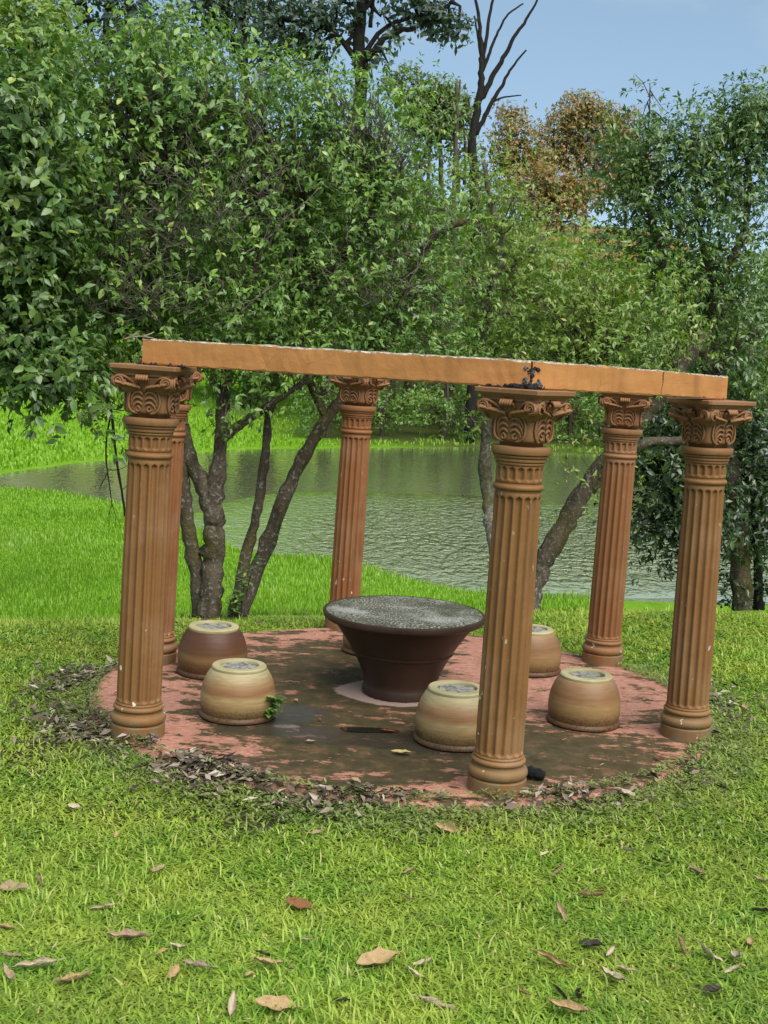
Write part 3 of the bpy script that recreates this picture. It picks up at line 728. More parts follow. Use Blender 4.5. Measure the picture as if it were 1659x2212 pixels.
# puddle and small litter on the slab
q = MB(); n = 28; c = on(792, 1578)
q.add([(c.x + 0.155 * math.cos(t) * (1 + 0.15 * math.sin(3 * t + 1)) , c.y + 0.045 * math.sin(t) * (1 + 0.2 * math.sin(2 * t)), 0.004) for t in np.linspace(0, 2 * PI, n, endpoint=False)], [tuple(range(n))], False)
tag(link('puddle', q.mesh('puddle', M_PUDDLE)), kind='structure')

# ------------------------------------------------------------------ leaves, in bulk
LEAF_V = np.array([[0, 0, 0], [-0.5, 0.42, 0.10], [0.5, 0.42, 0.10], [0, 0.48, 0.0], [0, 1.0, -0.10]])     # width x, length y
LEAF_T = np.array([[0, 2, 3], [0, 3, 1], [3, 2, 4], [1, 3, 4]])
def leaf_arrays(P, D, Nn, Ln, Wd):
    D = D / np.linalg.norm(D, axis=1, keepdims=True)
    S = np.cross(D, Nn); S /= np.maximum(np.linalg.norm(S, axis=1, keepdims=True), 1e-6)
    U = np.cross(S, D)
    return S, D, U
def leaves_mesh(name, P, D, Nn, Ln, Wd, rnd, mat):
    S, D, U = leaf_arrays(P, D, Nn, Ln, Wd)
    V = (P[:, None, :] + S[:, None, :] * (LEAF_V[None, :, 0:1] * Wd[:, None, None]) + D[:, None, :] * (LEAF_V[None, :, 1:2] * Ln[:, None, None]) + U[:, None, :] * (LEAF_V[None, :, 2:3] * Wd[:, None, None] * 1.6))
    n = len(P); T = (LEAF_T[None] + 5 * np.arange(n)[:, None, None]).reshape(-1, 3)
    return mesh_np(name, V.reshape(-1, 3), T, np.full(4 * n, 3), mat, False, {'rnd': ('FACE', np.repeat(rnd, 4))})
def mass_leaves(rng, masses, leaf, droop=0.35, per=6, crad=0.16, clump=11):
    Ps, Ds, Ns, Ts = [], [], [], []
    for (c, r, n) in masses:
        c = np.array(c); r = np.array(r); K = max(2, int(n / (per * clump)))
        d = rng.normal(size=(K, 3)); d /= np.linalg.norm(d, axis=1, keepdims=True)
        cc = c + d * r * (rng.rand(K, 1) ** 0.42)
        out = (cc - c) / np.maximum(r, 1e-3); out[:, 2] += 0.35
        kk = np.repeat(np.arange(K), clump)
        tw = np.clip(rng.normal(size=(len(kk), 3)), -1.5, 1.5) * crad * (0.6 + 0.8 * rng.rand(len(kk), 1)); tw[:, 2] *= 0.65
        tp = cc[kk] + tw
        ax = out[kk] * 0.8 + tw / crad * 0.6 + rng.normal(size=tp.shape) * 0.25
        ax /= np.linalg.norm(ax, axis=1, keepdims=True)
        ll = np.repeat(np.arange(len(tp)), per)
        a = rng.rand(len(ll)) * 2 * PI
        e1 = np.cross(ax, rng.normal(size=ax.shape)); e1 /= np.linalg.norm(e1, axis=1, keepdims=True); e2 = np.cross(ax, e1)
        rad = e1[ll] * np.cos(a)[:, None] + e2[ll] * np.sin(a)[:, None]
        dd = rad + ax[ll] * rng.uniform(0.1, 0.9, (len(ll), 1)); dd[:, 2] -= droop * rng.uniform(0.4, 1.6, len(ll))
        nn = ax[ll] * 0.8 + np.array([0, 0, 0.7]) + rng.normal(size=dd.shape) * 0.3
        Ps.append(tp[ll] + ax[ll] * (rng.rand(len(ll), 1) * leaf * 1.1 - leaf * 0.4)); Ds.append(dd); Ns.append(nn); Ts.append((rng.normal(0, 0.15, K)[kk] + rng.normal(0, 0.06, len(kk)))[ll])
    P = np.concatenate(Ps); n = len(P)
    Ln = leaf * rng.uniform(0.42, 1.32, n)
    return P, np.concatenate(Ds), np.concatenate(Ns), Ln, np.concatenate(Ts)
def single_leaf_mesh(name, wr, mat):          # one large leaf of unit length
    q = MB(); rows = []
    for t in np.linspace(0, 1, 6):
        w = 0.5 * wr * (math.sin(PI * t ** 0.85) ** 0.8 if 0 < t < 1 else 0.0) + 0.004
        z = -0.16 * t * t
        rows.append([(-w, t, z + 0.16 * w), (0, t, z), (w, t, z + 0.16 * w)])
    q.grid(rows, False)
    return q.mesh(name, mat)
def place_leaf_objects(root, me, P, D, Nn, Ln):
    S, D, U = leaf_arrays(P, D, Nn, Ln, Ln)
    org = np.array(root.location)
    for i in range(len(P)):
        o = bpy.data.objects.new('leaf', me); COL.objects.link(o); o.parent = root
        M = Matrix(((S[i, 0], D[i, 0], U[i, 0], 0), (S[i, 1], D[i, 1], U[i, 1], 0), (S[i, 2], D[i, 2], U[i, 2], 0), (0, 0, 0, 1)))
        k = Ln[i]
        o.matrix_local = Matrix.Translation((P[i] - org).tolist()) @ M @ Matrix.Scale(k, 4)

G_MID = [(0.0, (0.054, 0.128, 0.029)), (0.5, (0.115, 0.237, 0.043)), (0.85, (0.205, 0.349, 0.071)), (1.0, (0.440, 0.463, 0.121))]
G_DEEP = [(0.0, (0.038, 0.087, 0.023)), (0.5, (0.074, 0.156, 0.035)), (0.88, (0.134, 0.234, 0.046)), (1.0, (0.296, 0.359, 0.058))]
G_LIGHT = [(0.0, (0.086, 0.170, 0.029)), (0.5, (0.158, 0.264, 0.047)), (0.85, (0.261, 0.370, 0.070)), (1.0, (0.476, 0.443, 0.139))]
G_RED = [(0.0, (0.075, 0.15, 0.03)), (0.56, (0.16, 0.25, 0.05)), (0.68, (0.32, 0.20, 0.06)), (0.88, (0.46, 0.17, 0.085)), (1.0, (0.36, 0.30, 0.08))]
G_FAR = [(0.0, (0.055, 0.103, 0.037)), (0.5, (0.106, 0.169, 0.055)), (0.85, (0.178, 0.239, 0.071)), (1.0, (0.278, 0.305, 0.094))]
G_BLUE = [(0.0, (0.022, 0.047, 0.031)), (0.5, (0.040, 0.075, 0.049)), (0.85, (0.060, 0.107, 0.060)), (1.0, (0.094, 0.133, 0.072))]
G_DARK = [(0.0, (0.012, 0.030, 0.010)), (0.5, (0.026, 0.058, 0.016)), (0.88, (0.050, 0.092, 0.022)), (1.0, (0.096, 0.130, 0.024))]
ML = {k: leaf_material('foliage_' + k, s, rough=r, spec=0.75, trans=t) for k, s, r, t in (('mid', G_MID, 0.44, 0.36), ('dark', G_DARK, 0.34, 0.2), ('deep', G_DEEP, 0.40, 0.3), ('light', G_LIGHT, 0.46, 0.38), ('red', G_RED, 0.5, 0.3), ('far', G_FAR, 0.5, 0.3), ('blue', G_BLUE, 0.55, 0.25))}
MLO = {'mid': leaf_material('leaf_mid', G_MID, 0.36, 0.5, 0.28, True), 'deep': leaf_material('leaf_deep', G_DEEP, 0.28, 0.5, 0.2, True), 'dark': leaf_material('leaf_dark', G_DARK, 0.28, 0.5, 0.15, True), 'light': leaf_material('leaf_light', G_LIGHT, 0.4, 0.5, 0.3, True)}
M_BARK = bark_material('mottled_bark', (0.030, 0.024, 0.016), (0.125, 0.100, 0.068), moss=(0.085, 0.070, 0.014), pale=0.55)
M_BARKP = bark_material('pale_bark', (0.046, 0.038, 0.027), (0.20, 0.178, 0.140), moss=(0.085, 0.070, 0.014), pale=0.50)
M_BARKD = bark_material('dark_bark', (0.008, 0.0075, 0.007), (0.026, 0.022, 0.019), moss=(0.02, 0.02, 0.008), pale=0.74)
M_BARKF = bark_material('grey_brown_bark', (0.040, 0.030, 0.022), (0.12, 0.09, 0.065), pale=0.62, scale=3)

def stem_mesh(name, org, pts, rad, rng, mat, sub=6, n=12, knob=0.10):
    P, R = smooth_path(pts, rad, sub)
    q = MB(); P = [Vector(p) - org for p in P]
    R = [r * (1 + rng.normal(0, knob)) for r in R]
    P = [p + Vector((rng.normal(0, 0.10), rng.normal(0, 0.10), 0)) * r for p, r in zip(P, R)]
    q.tube(P, R, n)
    return q.mesh(name, mat)
def near_tree(name, label, cat, Y, stems, masses, leaf, width, mat, bark, seed, objs=0, twigs=(), droop=0.35, branch=26, group=None, crad=0.19, per=6, clump=16, thin=0.35, base=None):
    rng = np.random.RandomState(seed)
    if base is None:
        p0 = at(*stems[0][0][0][:2], stems[0][0][0][2] if len(stems[0][0][0]) > 2 else Y)
        base = Vector((p0.x, p0.y, gz(p0.x, p0.y)))
    root = empty(name, base); tag(root, label, cat, group)
    allp = []
    for pts, r0, r1 in stems:
        W = [at(p[0], p[1], p[2] if len(p) > 2 else Y) for p in pts]
        rad = list(np.linspace(r0, r1, len(W)))
        me = stem_mesh('stem', base, W, rad, rng, bark); link('stem', me, root)
        P, _ = smooth_path(W, rad, 4); allp += P
    MS, tot = [], 0
    for m in masses:
        px, py, rx, ry, n = m[:5]; yy = m[5] if len(m) > 5 else Y
        s = yy / F_PX; dep = m[6] if len(m) > 6 else 0.5 * (rx + ry) * s
        MS.append((tuple(at(px, py, yy)), (rx * s, dep, ry * s), int(n * (1.8 if n > 700 else 1.15))))
    # branches reaching from the stems into the crown
    q = MB(); A = np.array([list(p) for p in allp])
    for (c, r, n) in MS:
        for k in range(max(2, int(branch * n / 6000))):
            d = rng.normal(size=3); d /= np.linalg.norm(d)
            tgt = np.array(c) + d * np.array(r) * rng.uniform(0.5, 0.95)
            dist = np.linalg.norm(A - tgt, axis=1) + 0.5 * np.maximum(0, A[:, 2] - tgt[2]); i = int(np.argmin(dist + rng.rand(len(A)) * 0.5))
            a = A[i]; Ls = np.linalg.norm(tgt - a)
            mid1 = a + (tgt - a) * 0.35 + rng.normal(0, 0.07, 3) * Ls; mid2 = a + (tgt - a) * 0.7 + rng.normal(0, 0.06, 3) * Ls
            r0 = min(0.03, 0.006 + 0.011 * Ls)
            P, R = smooth_path([Vector(a), Vector(mid1), Vector(mid2), Vector(tgt)], [r0, r0 * 0.7, r0 * 0.45, 0.0025], 4)
            q.tube([p - base for p in P], R, 5, caps=False)
            for t in range(3):
                b0 = P[rng.randint(4, len(P))]; e = Vector((rng.normal(size=3) * 0.16 * min(1.5, max(0.5, Ls))).tolist()) + (Vector(tgt) - b0) * 0.3
                q.tube([b0 - base, b0 + e * 0.5 + Vector((rng.normal(size=3) * 0.02).tolist()) - base, b0 + e - base], [0.005, 0.0035, 0.0015], 4, caps=False)
    for (px, py, rx, ry, yy, cnt) in twigs:                # leafless pale twigs at the outside of the crown
        for k in range(cnt):
            a = Vector(at(px + rng.normal(0, rx * .5), py + abs(rng.normal(0, ry * .5)) * .6 + ry * .3, yy + 0.15))
            ang = rng.uniform(-1.3, 1.3); Ls = rng.uniform(0.25, 0.6)
            d = Vector((math.sin(ang), rng.normal(0, .3), math.cos(ang) * 0.8))
            pts = [a, a + d * Ls * 0.35 + Vector((rng.normal(0, .03), -0.05, 0)), a + d * Ls * 0.7 + Vector((rng.normal(0, .05), -0.08, 0.03)), a + d * Ls + Vector((rng.normal(0, .07), -0.06, 0.08))]
            P, R = smooth_path(pts, [0.0065, 0.005, 0.0036, 0.0014], 4); q.tube([p - base for p in P], R, 5, caps=False)
            for t in range(4):
                b0 = P[rng.randint(3, len(P))]; e = (d * 0.6 + Vector(rng.normal(0, .55, 3).tolist())) * rng.uniform(.08, .2)
                q.tube([b0 - base, b0 + e * .5 - base, b0 + e + Vector((0, 0, .02)) - base], [0.0032, 0.0024, 0.001], 4, caps=False)
    if q.v: link('branches', q.mesh('branches', M_BARKP if branch > 32 else bark), root)['kind'] = 'stuff'
    P, D, Nn, Ln, Tn = mass_leaves(rng, MS, leaf, droop, per, crad, clump)
    rnd = np.clip(rng.beta(2, 2.6, len(P)) + Tn, 0, 1)
    pick = np.zeros(len(P), bool)
    if objs:
        s = scr(P); inf = (s[:, 0] > 0) & (s[:, 0] < 1659) & (s[:, 1] > 0) & (s[:, 1] < 2212)
        sc = np.where(inf, Ln / s[:, 2] * (1 + 0.0 * rnd), 0); o = np.argsort(-(sc - 0.25 * sc.max() * (s[:, 2] - s[:, 2].min()) / max(1e-6, np.ptp(s[:, 2]))))[:objs]
        pick[o] = True
        place_leaf_objects(root, single_leaf_mesh('leaf', width * 1.05, MLO[mat]), P[pick], D[pick], Nn[pick], Ln[pick] * 1.05)
    k = ~pick
    me = leaves_mesh('foliage', P[k] - np.array(base), D[k], Nn[k], Ln[k], Ln[k] * width, rnd[k], ML[mat])
    o = link('foliage', me, root); o['kind'] = 'stuff'
    return root

# T0: broad-leaved tree at the left edge
near_tree('broadleaf_tree', 'large-leaved tree reaching in from the left edge, its low twigs over the pale meadow', 'tree', 8.7,
          [([(-120, 1330, 8.7), (-105, 1100), (-80, 950), (-25, 835), (40, 790), (95, 762)], 0.075, 0.02), ([(-100, 1080), (-90, 800), (-40, 560), (40, 380), (90, 250)], 0.06, 0.012)],
          [(20, 640, 150, 180, 3800), (40, 330, 150, 230, 3400), (110, 800, 150, 55, 1500), (60, 875, 70, 35, 170, 8.6, 0.12), (170, 870, 80, 45, 330, 8.6, 0.15), (20, 480, 120, 160, 2200), (245, 905, 34, 42, 130, 8.8, 0.1)],
          0.072, 0.46, 'deep', M_BARKD, 11, objs=300, droop=0.55)
# T1: multi-stemmed tree behind the left columns
near_tree('multi_stem_tree', 'mottled multi-stemmed tree forking low behind the front left column', 'tree', 9.45,
          [([(452, 1335, 9.4), (458, 1240), (464, 1150), (462, 1085), (474, 1000), (480, 900), (492, 800), (515, 690), (560, 560), (600, 420)], 0.098, 0.02),
           ([(462, 1120), (440, 1055), (408, 980), (392, 900), (365, 800), (300, 690), (255, 590), (240, 470)], 0.070, 0.02),
           ([(432, 1335, 9.5), (420, 1220), (402, 1110), (396, 1010), (378, 880), (330, 740), (330, 560), (350, 360)], 0.062, 0.02),
           ([(478, 955), (510, 925), (560, 890), (620, 850), (690, 800)], 0.040, 0.018),
           ([(300, 690), (225, 655), (160, 600), (90, 590)], 0.022, 0.008), ([(330, 700), (440, 620), (520, 590), (575, 560)], 0.026, 0.01)],
          [(340, 170, 210, 140, 4200), (480, 260, 150, 150, 2800), (230, 330, 180, 150, 2800), (330, 460, 260, 170, 4600), (200, 640, 170, 120, 2600), (420, 660, 190, 110, 3000), (300, 760, 170, 50, 1300), (510, 840, 70, 40, 420, 9.3, 0.15), (440, 895, 50, 80, 130, 9.5, 0.2), (590, 770, 120, 60, 1200)],
          0.056, 0.44, 'mid', M_BARK, 12, objs=300, droop=0.5, branch=60, twigs=[(400, 470, 140, 120, 8.95, 46), (300, 640, 160, 70, 8.9, 34), (450, 380, 90, 80, 9.0, 18)])
# T2: leaning pair
near_tree('leaning_tree', 'pale mottled leaning stems rising to the right beside the forked tree on the crest', 'tree', 9.7,
          [([(502, 1335, 9.5), (532, 1200), (556, 1100), (572, 990), (580, 900), (598, 800), (622, 690), (640, 560), (660, 430)], 0.046, 0.016),
           ([(515, 1335, 9.5), (562, 1215), (612, 1080), (660, 980), (705, 905), (752, 840), (820, 720), (878, 600), (906, 550), (942, 508), (1009, 474)], 0.066, 0.018),
           ([(600, 700), (640, 640), (700, 580), (790, 520), (815, 470), (830, 380)], 0.042, 0.012), ([(705, 905), (660, 800), (640, 700), (560, 660)], 0.035, 0.014)],
          [(640, 300, 170, 170, 3600), (790, 270, 150, 130, 3000), (560, 420, 110, 130, 1600), (700, 470, 190, 130, 3600), (860, 470, 130, 120, 2400), (620, 610, 170, 110, 2600), (800, 620, 190, 110, 3000), (700, 740, 200, 55, 1900), (900, 700, 130, 80, 1700)],
          0.046, 0.42, 'mid', M_BARK, 13, objs=300, droop=0.45, branch=60, twigs=[(830, 600, 120, 90, 9.2, 14)])
# T3: slender tree behind the nearest column
near_tree('slender_tree', 'slender knobbly grey tree standing directly behind the nearest column', 'tree', 10.8,
          [([(1092, 1335, 10.3), (1070, 1180, 10.4), (1055, 1080), (1048, 980), (1056, 890), (1050, 770), (1048, 690), (1068, 610), (1082, 550), (1076, 490), (1058, 430), (1046, 350)], 0.065, 0.018),
           ([(1066, 620), (1120, 560), (1180, 500), (1200, 440)], 0.028, 0.01)],
          [(1060, 430, 110, 110, 1700), (1120, 540, 120, 90, 1500), (1000, 620, 120, 90, 1500), (1130, 700, 130, 90, 1900), (1020, 770, 130, 50, 1300), (1000, 880, 26, 60, 120, 10.9, 0.2)],
          0.046, 0.40, 'light', M_BARKP, 14, droop=0.4, branch=30)
# T4: trunk leaning right
near_tree('leaning_tree', 'thick mossy trunk leaning right between the nearest column and the back right one', 'tree', 10.5,
          [([(1140, 1345, 10.3), (1160, 1250), (1198, 1170), (1248, 1085), (1302, 1000), (1345, 950), (1392, 900), (1430, 855), (1475, 790), (1520, 720)], 0.095, 0.05),
           ([(1262, 1065), (1310, 1020), (1350, 985), (1400, 955), (1480, 950), (1600, 905)], 0.060, 0.03), ([(1312, 990), (1312, 920), (1318, 850), (1300, 760)], 0.035, 0.015)],
          [(1320, 730, 170, 90, 3000), (1240, 790, 120, 40, 1200), (1290, 860, 60, 60, 420), (1255, 920, 36, 60, 200, 10.4, 0.2), (1255, 1030, 46, 34, 200, 10.4, 0.2), (1360, 640, 130, 90, 2000), (1200, 640, 100, 90, 1300)],
          0.047, 0.40, 'light', M_BARK, 15, droop=0.45, branch=26)
# T5: tall forking tree on the right
near_tree('forked_tree', 'tall forking tree with grey limbs against the sky at the right edge', 'tree', 11.8,
          [([(1604, 1330, 11.8), (1596, 1150), (1570, 980), (1540, 850), (1526, 770), (1505, 713), (1476, 648), (1440, 594), (1422, 533), (1406, 470), (1380, 380)], 0.110, 0.02),
           ([(1526, 770), (1534, 700), (1543, 640), (1575, 570), (1604, 510), (1620, 400), (1600, 280)], 0.07, 0.015), ([(1545, 640), (1520, 540), (1500, 440), (1490, 330)], 0.035, 0.012), ([(1540, 800), (1600, 740), (1680, 690)], 0.05, 0.02), ([(1392, 340), (1402, 260), (1404, 180)], 0.012, 0.004)],
          [(1400, 310, 80, 60, 1300), (1390, 400, 70, 80, 1500), (1420, 500, 110, 80, 1800), (1520, 310, 90, 70, 1400), (1610, 290, 90, 100, 2600), (1650, 230, 60, 50, 1000), (1600, 470, 100, 110, 1500), (1480, 620, 130, 80, 1700), (1600, 650, 100, 110, 1700), (1400, 215, 16, 40, 66, 11.8, 0.1), (1560, 790, 140, 60, 1500), (1480, 420, 80, 80, 1200), (1560, 400, 80, 60, 900)],
          0.060, 0.38, 'deep', M_BARK, 16, droop=0.5, branch=30)
near_tree('dark_shrub', 'dark glossy shrub hanging over the water between the two right-hand columns', 'shrub', 11.5,
          [([(1500, 1330, 11.5), (1480, 1200), (1450, 1080), (1430, 980)], 0.045, 0.012), ([(1510, 1330, 11.5), (1530, 1150), (1560, 1000)], 0.04, 0.012)],
          [(1440, 1010, 80, 100, 2000), (1480, 1130, 100, 80, 2000), (1400, 1120, 50, 60, 600), (1450, 900, 90, 60, 1100), (1470, 1210, 50, 40, 330)],
          0.066, 0.44, 'dark', M_BARKD, 17, objs=300, droop=0.5, branch=20)
near_tree('dark_shrub', 'dark dense shrub on the bank at the right edge, right of the right column', 'shrub', 12.0,
          [([(1640, 1330, 12.0), (1635, 1180), (1620, 1050), (1600, 950)], 0.05, 0.012)],
          [(1620, 960, 80, 110, 2200), (1640, 1120, 80, 110, 2200), (1580, 1050, 50, 90, 900), (1610, 1270, 60, 30, 420), (1560, 1260, 30, 20, 130)],
          0.062, 0.44, 'dark', M_BARKD, 18, droop=0.4, branch=20)
near_tree('yellowish_tree', 'pale yellowish tree filling the top left corner behind the large-leaved tree', 'tree', 16,
          [([(-40, 1250, 16), (-20, 700), (20, 400), (60, 120)], 0.10, 0.02)],
          [(40, 80, 120, 100, 2600), (90, 180, 110, 70, 1500), (30, 400, 160, 160, 2500), (100, 600, 200, 150, 2500)],
          0.11, 0.42, 'light', M_BARK, 19, droop=0.45, branch=20)

# ------------------------------------------------------------------ the wood beyond the lake
def far_crown(seed, h, w, n, leaf, mat, lobes=16, low=0.18, flat=1.0):
    rng = np.random.RandomState(seed); MS = []
    for k in range(lobes):
        t = rng.uniform(low, 1.0); ang = rng.rand() * 2 * PI
        prof = math.sin(PI * min(1, max(0.05, (t - low) / (1 - low) * 0.85 + 0.12))) ** 0.7
        rr = w * 0.5 * prof * rng.uniform(0.3, 1.0); s = w * rng.uniform(0.16, 0.27)
        MS.append(((rr * math.cos(ang), rr * math.sin(ang), h * t * 0.93), (s, s, s * 0.72 * flat), int(n / lobes)))
    P, D, Nn, Ln, Tn = mass_leaves(rng, MS, leaf, 0.35, 5, leaf * 1.6, 7)
    rnd = np.clip(rng.beta(2, 2.4, len(P)) + Tn, 0, 1)
    return leaves_mesh('crown', P, D, Nn, Ln, Ln * 0.55, rnd, ML[mat]), MS
def far_trunk(seed, h, MS, r, bark):
    rng = np.random.RandomState(seed); q = MB()
    pts = [Vector((0, 0, -0.4)), Vector((0.15, 0.1, h * 0.3)), Vector((rng.normal(0, .3), rng.normal(0, .3), h * 0.62)), Vector((rng.normal(0, .4), rng.normal(0, .4), h * 0.88))]
    P, R = smooth_path(pts, [r, r * 0.8, r * 0.5, r * 0.2], 4); q.tube(P, R, 8)
    for c, rr, n in MS:
        a = P[rng.randint(3, len(P) - 1)]; q.tube([a, a * 0.5 + Vector(c) * 0.5 + Vector((0, 0, -0.3)), Vector(c)], [r * 0.35, r * 0.22, r * 0.08], 5, caps=False)
    return q.mesh('trunk', bark)
VAR = []
for i, (h, w, n, leaf, mat, low) in enumerate(((11, 8, 5200, 0.30, 'far', 0.16), (13, 8.5, 5600, 0.30, 'mid', 0.2), (9, 8, 4600, 0.28, 'light', 0.10), (14, 9.5, 6000, 0.32, 'far', 0.22), (8, 7, 4600, 0.30, 'red', 0.2), (6, 7, 4200, 0.25, 'mid', 0.05))):
    me, MS = far_crown(100 + i, h, w, n, leaf, mat, low=low); VAR.append((me, far_trunk(200 + i, h, MS, 0.2 + 0.012 * h, M_BARKF)))
PLACES = [(-900, 'out beyond the left edge'), (0, 'above the left meadow'), (240, 'behind the front left column'), (440, 'behind the multi-stemmed tree'), (620, 'behind the leaning pale stems'), (740, 'behind the back column'), (860, 'above the table'), (960, 'left of the slender grey tree'), (1060, 'behind the nearest column'), (1160, 'right of the nearest column'), (1270, 'behind the back right column'), (1390, 'between the two right columns'), (1480, 'behind the right column'), (1600, 'at the right edge'), (9999, '')]
def where(x, y):
    px = scr([[x, y, 4.0]])[0][0]; w = PLACES[0][1]
    for a, t in PLACES[1:]:
        if px < a: break
        w = t
    return w
def far_tree(var, x, y, s, rz, name, label, group, cat='tree', sz=None):
    r = empty(name, (x, y, gz(x, y)), rz); r.scale = (s, s, sz or s); tag(r, label, cat, group)
    link('crown', VAR[var][0], r); link('trunk', VAR[var][1], r)
rngf = np.random.RandomState(77)
WOOD = 'green trees of the wood beyond the lake'
WL = {0: 'mid green bushy tree across the lake', 1: 'deep green tree across the lake', 2: 'pale green bushy tree across the lake', 3: 'tall green tree across the lake', 5: 'low shrubby tree across the lake'}
for x, y, v, s in ((-6, 62, 1, 1.05), (-1.5, 59, 0, 1.15), (1, 66, 3, 1.05), (-10, 72, 3, 1.25), (-7.5, 70, 0, 1.3), (-3.5, 68, 3, 1.15), (4.5, 61, 0, 1.0), (8.5, 63, 2, 1.1), (12.5, 62, 1, .85), (15, 60, 0, .9), (19, 63, 2, 1.05), (23, 66, 0, 1.0), (27, 66, 1, .9), (31, 70, 3, .8),
                   (-9, 68, 3, .95), (-5, 74, 1, 1.1), (-14, 78, 0, 1.3), (-19, 84, 3, 1.2), (-24, 92, 1, 1.3), (-30, 96, 3, 1.3), (0, 78, 3, 1.05), (6, 74, 0, 1.05), (11, 74, 0, .8), (25, 80, 0, .8), (34, 84, 2, .9), (18, 74, 2, .75), (15, 84, 2, .65), (22, 90, 5, .9), (29, 95, 0, .7), (36, 100, 1, .8),
                   (2.5, 57, 5, .55), (5.6, 57.5, 5, .6), (-2.6, 53.5, 5, .5), (-0.3, 55.5, 5, .5), (8.5, 58, 5, .6), (12, 59, 5, .7), (17, 60.8, 5, .9), (21.5, 62, 5, .9)):
    far_tree(v, x, y, s, rngf.rand() * 6.28, 'wood_tree', WL[v] + ('' if y < 64 else ', further back') + ' ' + where(x, y), WOOD)
# tall dark trees and the bare ones against the sky
def sky_tree(name, label, Y, stems, masses, leaf, mat, bark, seed, crad=0.5, branch=14):
    rng = np.random.RandomState(seed); p0 = at(stems[0][0][0][0], stems[0][0][0][1], Y); base = Vector((p0.x, p0.y, gz(p0.x, p0.y)))
    root = empty(name, base); tag(root, label, 'tree'); q = MB(); allp = []
    for k, (pts, r0, r1) in enumerate(stems):
        W = [at(a, b, Y) for a, b in pts]
        if k == 0: W = [base - Vector((0, 0, 0.3))] + W
        P, R = smooth_path(W, list(np.linspace(r0, r1, len(W))), 4); allp += P
        P = [p + Vector((rng.normal(0, .18) * r, 0, rng.normal(0, .18) * r)) for p, r in zip(P, R)]
        q.tube([p - base for p in P], R, 8)
    A = np.array([list(p) for p in allp]); MS = []
    for m in masses:
        s = Y / F_PX; MS.append((tuple(at(m[0], m[1], Y)), (m[2] * s, 0.5 * (m[2] + m[3]) * s, m[3] * s), m[4]))
        c, r, n = MS[-1]
        for k in range(max(2, branch * n // 2500)):
            d = rng.normal(size=3); d /= np.linalg.norm(d); tgt = np.array(c) + d * np.array(r) * 0.8; a = A[int(np.argmin(np.linalg.norm(A - tgt, axis=1) + rng.rand(len(A))))]
            q.tube([Vector(a) - base, Vector((a + tgt) / 2 + rng.normal(0, .25, 3)) - base, Vector(tgt) - base], [0.09, 0.06, 0.02], 5, caps=False)
    link('trunk', q.mesh('trunk', bark), root)
    if MS:
        P, D, Nn, Ln, Tn = mass_leaves(rng, MS, leaf, 0.2, 5, crad, 7)
        o = link('crown', leaves_mesh('crown', P - np.array(base), D, Nn, Ln, Ln * 0.5, rng.beta(2, 2.4, len(P)), ML[mat]), root)
    return root
sky_tree('tall_tree', 'tall dark tree with spreading limbs at the top centre, a bough reaching right', 46,
         [([(782, 700), (778, 400), (776, 120), (780, 0), (785, -120)], 0.34, 0.14), ([(776, 150), (815, 100), (850, 70), (890, 62), (920, 45), (960, 20), (985, -10)], 0.13, 0.05), ([(785, 120), (830, 60), (880, 40), (930, 30)], 0.10, 0.04), ([(770, 130), (735, 85), (690, 50), (640, 45), (580, 30)], 0.12, 0.04), ([(800, 60), (806, 0), (800, -60)], 0.08, 0.04)],
         [(945, 45, 48, 26, 560), (890, 10, 70, 26, 520), (985, 60, 18, 36, 160), (850, 88, 26, 22, 130), (820, 130, 30, 22, 160), (720, 30, 70, 40, 900), (640, 70, 60, 40, 760), (680, 120, 40, 40, 360), (600, 20, 70, 40, 800), (835, -40, 150, 40, 900)], 0.26, 'blue', M_BARKD, 31, crad=0.34)
sky_tree('tall_tree', 'dark hazy tall tree behind the left canopy at the top of the picture', 60,
         [([(225, 700), (222, 300), (228, 100), (235, -60)], 0.30, 0.12), ([(225, 160), (195, 60), (180, -30)], 0.12, 0.06), ([(228, 120), (260, 30), (290, -30)], 0.12, 0.05)],
         [(190, 110, 60, 50, 560), (270, 30, 90, 50, 1000), (180, -10, 80, 40, 700), (330, 90, 90, 60, 900), (140, 60, 60, 60, 500)], 0.34, 'blue', M_BARKD, 32, crad=0.5)
sky_tree('tall_tree', 'dark tall tree right of the left canopy, sky speckling through its crown', 62,
         [([(540, 700), (536, 300), (530, 120), (528, -40)], 0.28, 0.12), ([(534, 170), (490, 60), (470, -20)], 0.12, 0.05), ([(532, 150), (580, 90), (630, 60)], 0.10, 0.04)],
         [(450, 40, 80, 60, 1000), (540, 60, 80, 70, 1100), (480, -20, 100, 40, 800), (590, 150, 50, 60, 560), (630, 130, 40, 40, 360)], 0.34, 'blue', M_BARKD, 33, crad=0.5)
sky_tree('round_tree', 'round-crowned tree with bare thin trunks below it, left of the dead tree', 66,
         [([(960, 700), (955, 420), (950, 300), (946, 220)], 0.20, 0.07), ([(990, 420), (985, 310), (975, 230)], 0.12, 0.05), ([(925, 420), (928, 310), (935, 240)], 0.10, 0.05), ([(1003, 400), (1005, 320), (1000, 260)], 0.09, 0.05)],
         [(945, 210, 50, 36, 1980), (905, 250, 40, 36, 1100), (985, 255, 36, 40, 1232), (945, 260, 60, 36, 1760), (870, 190, 40, 40, 1100), (910, 330, 40, 30, 440), (990, 320, 26, 24, 286)], 0.26, 'far', M_BARKF, 34, crad=0.36)
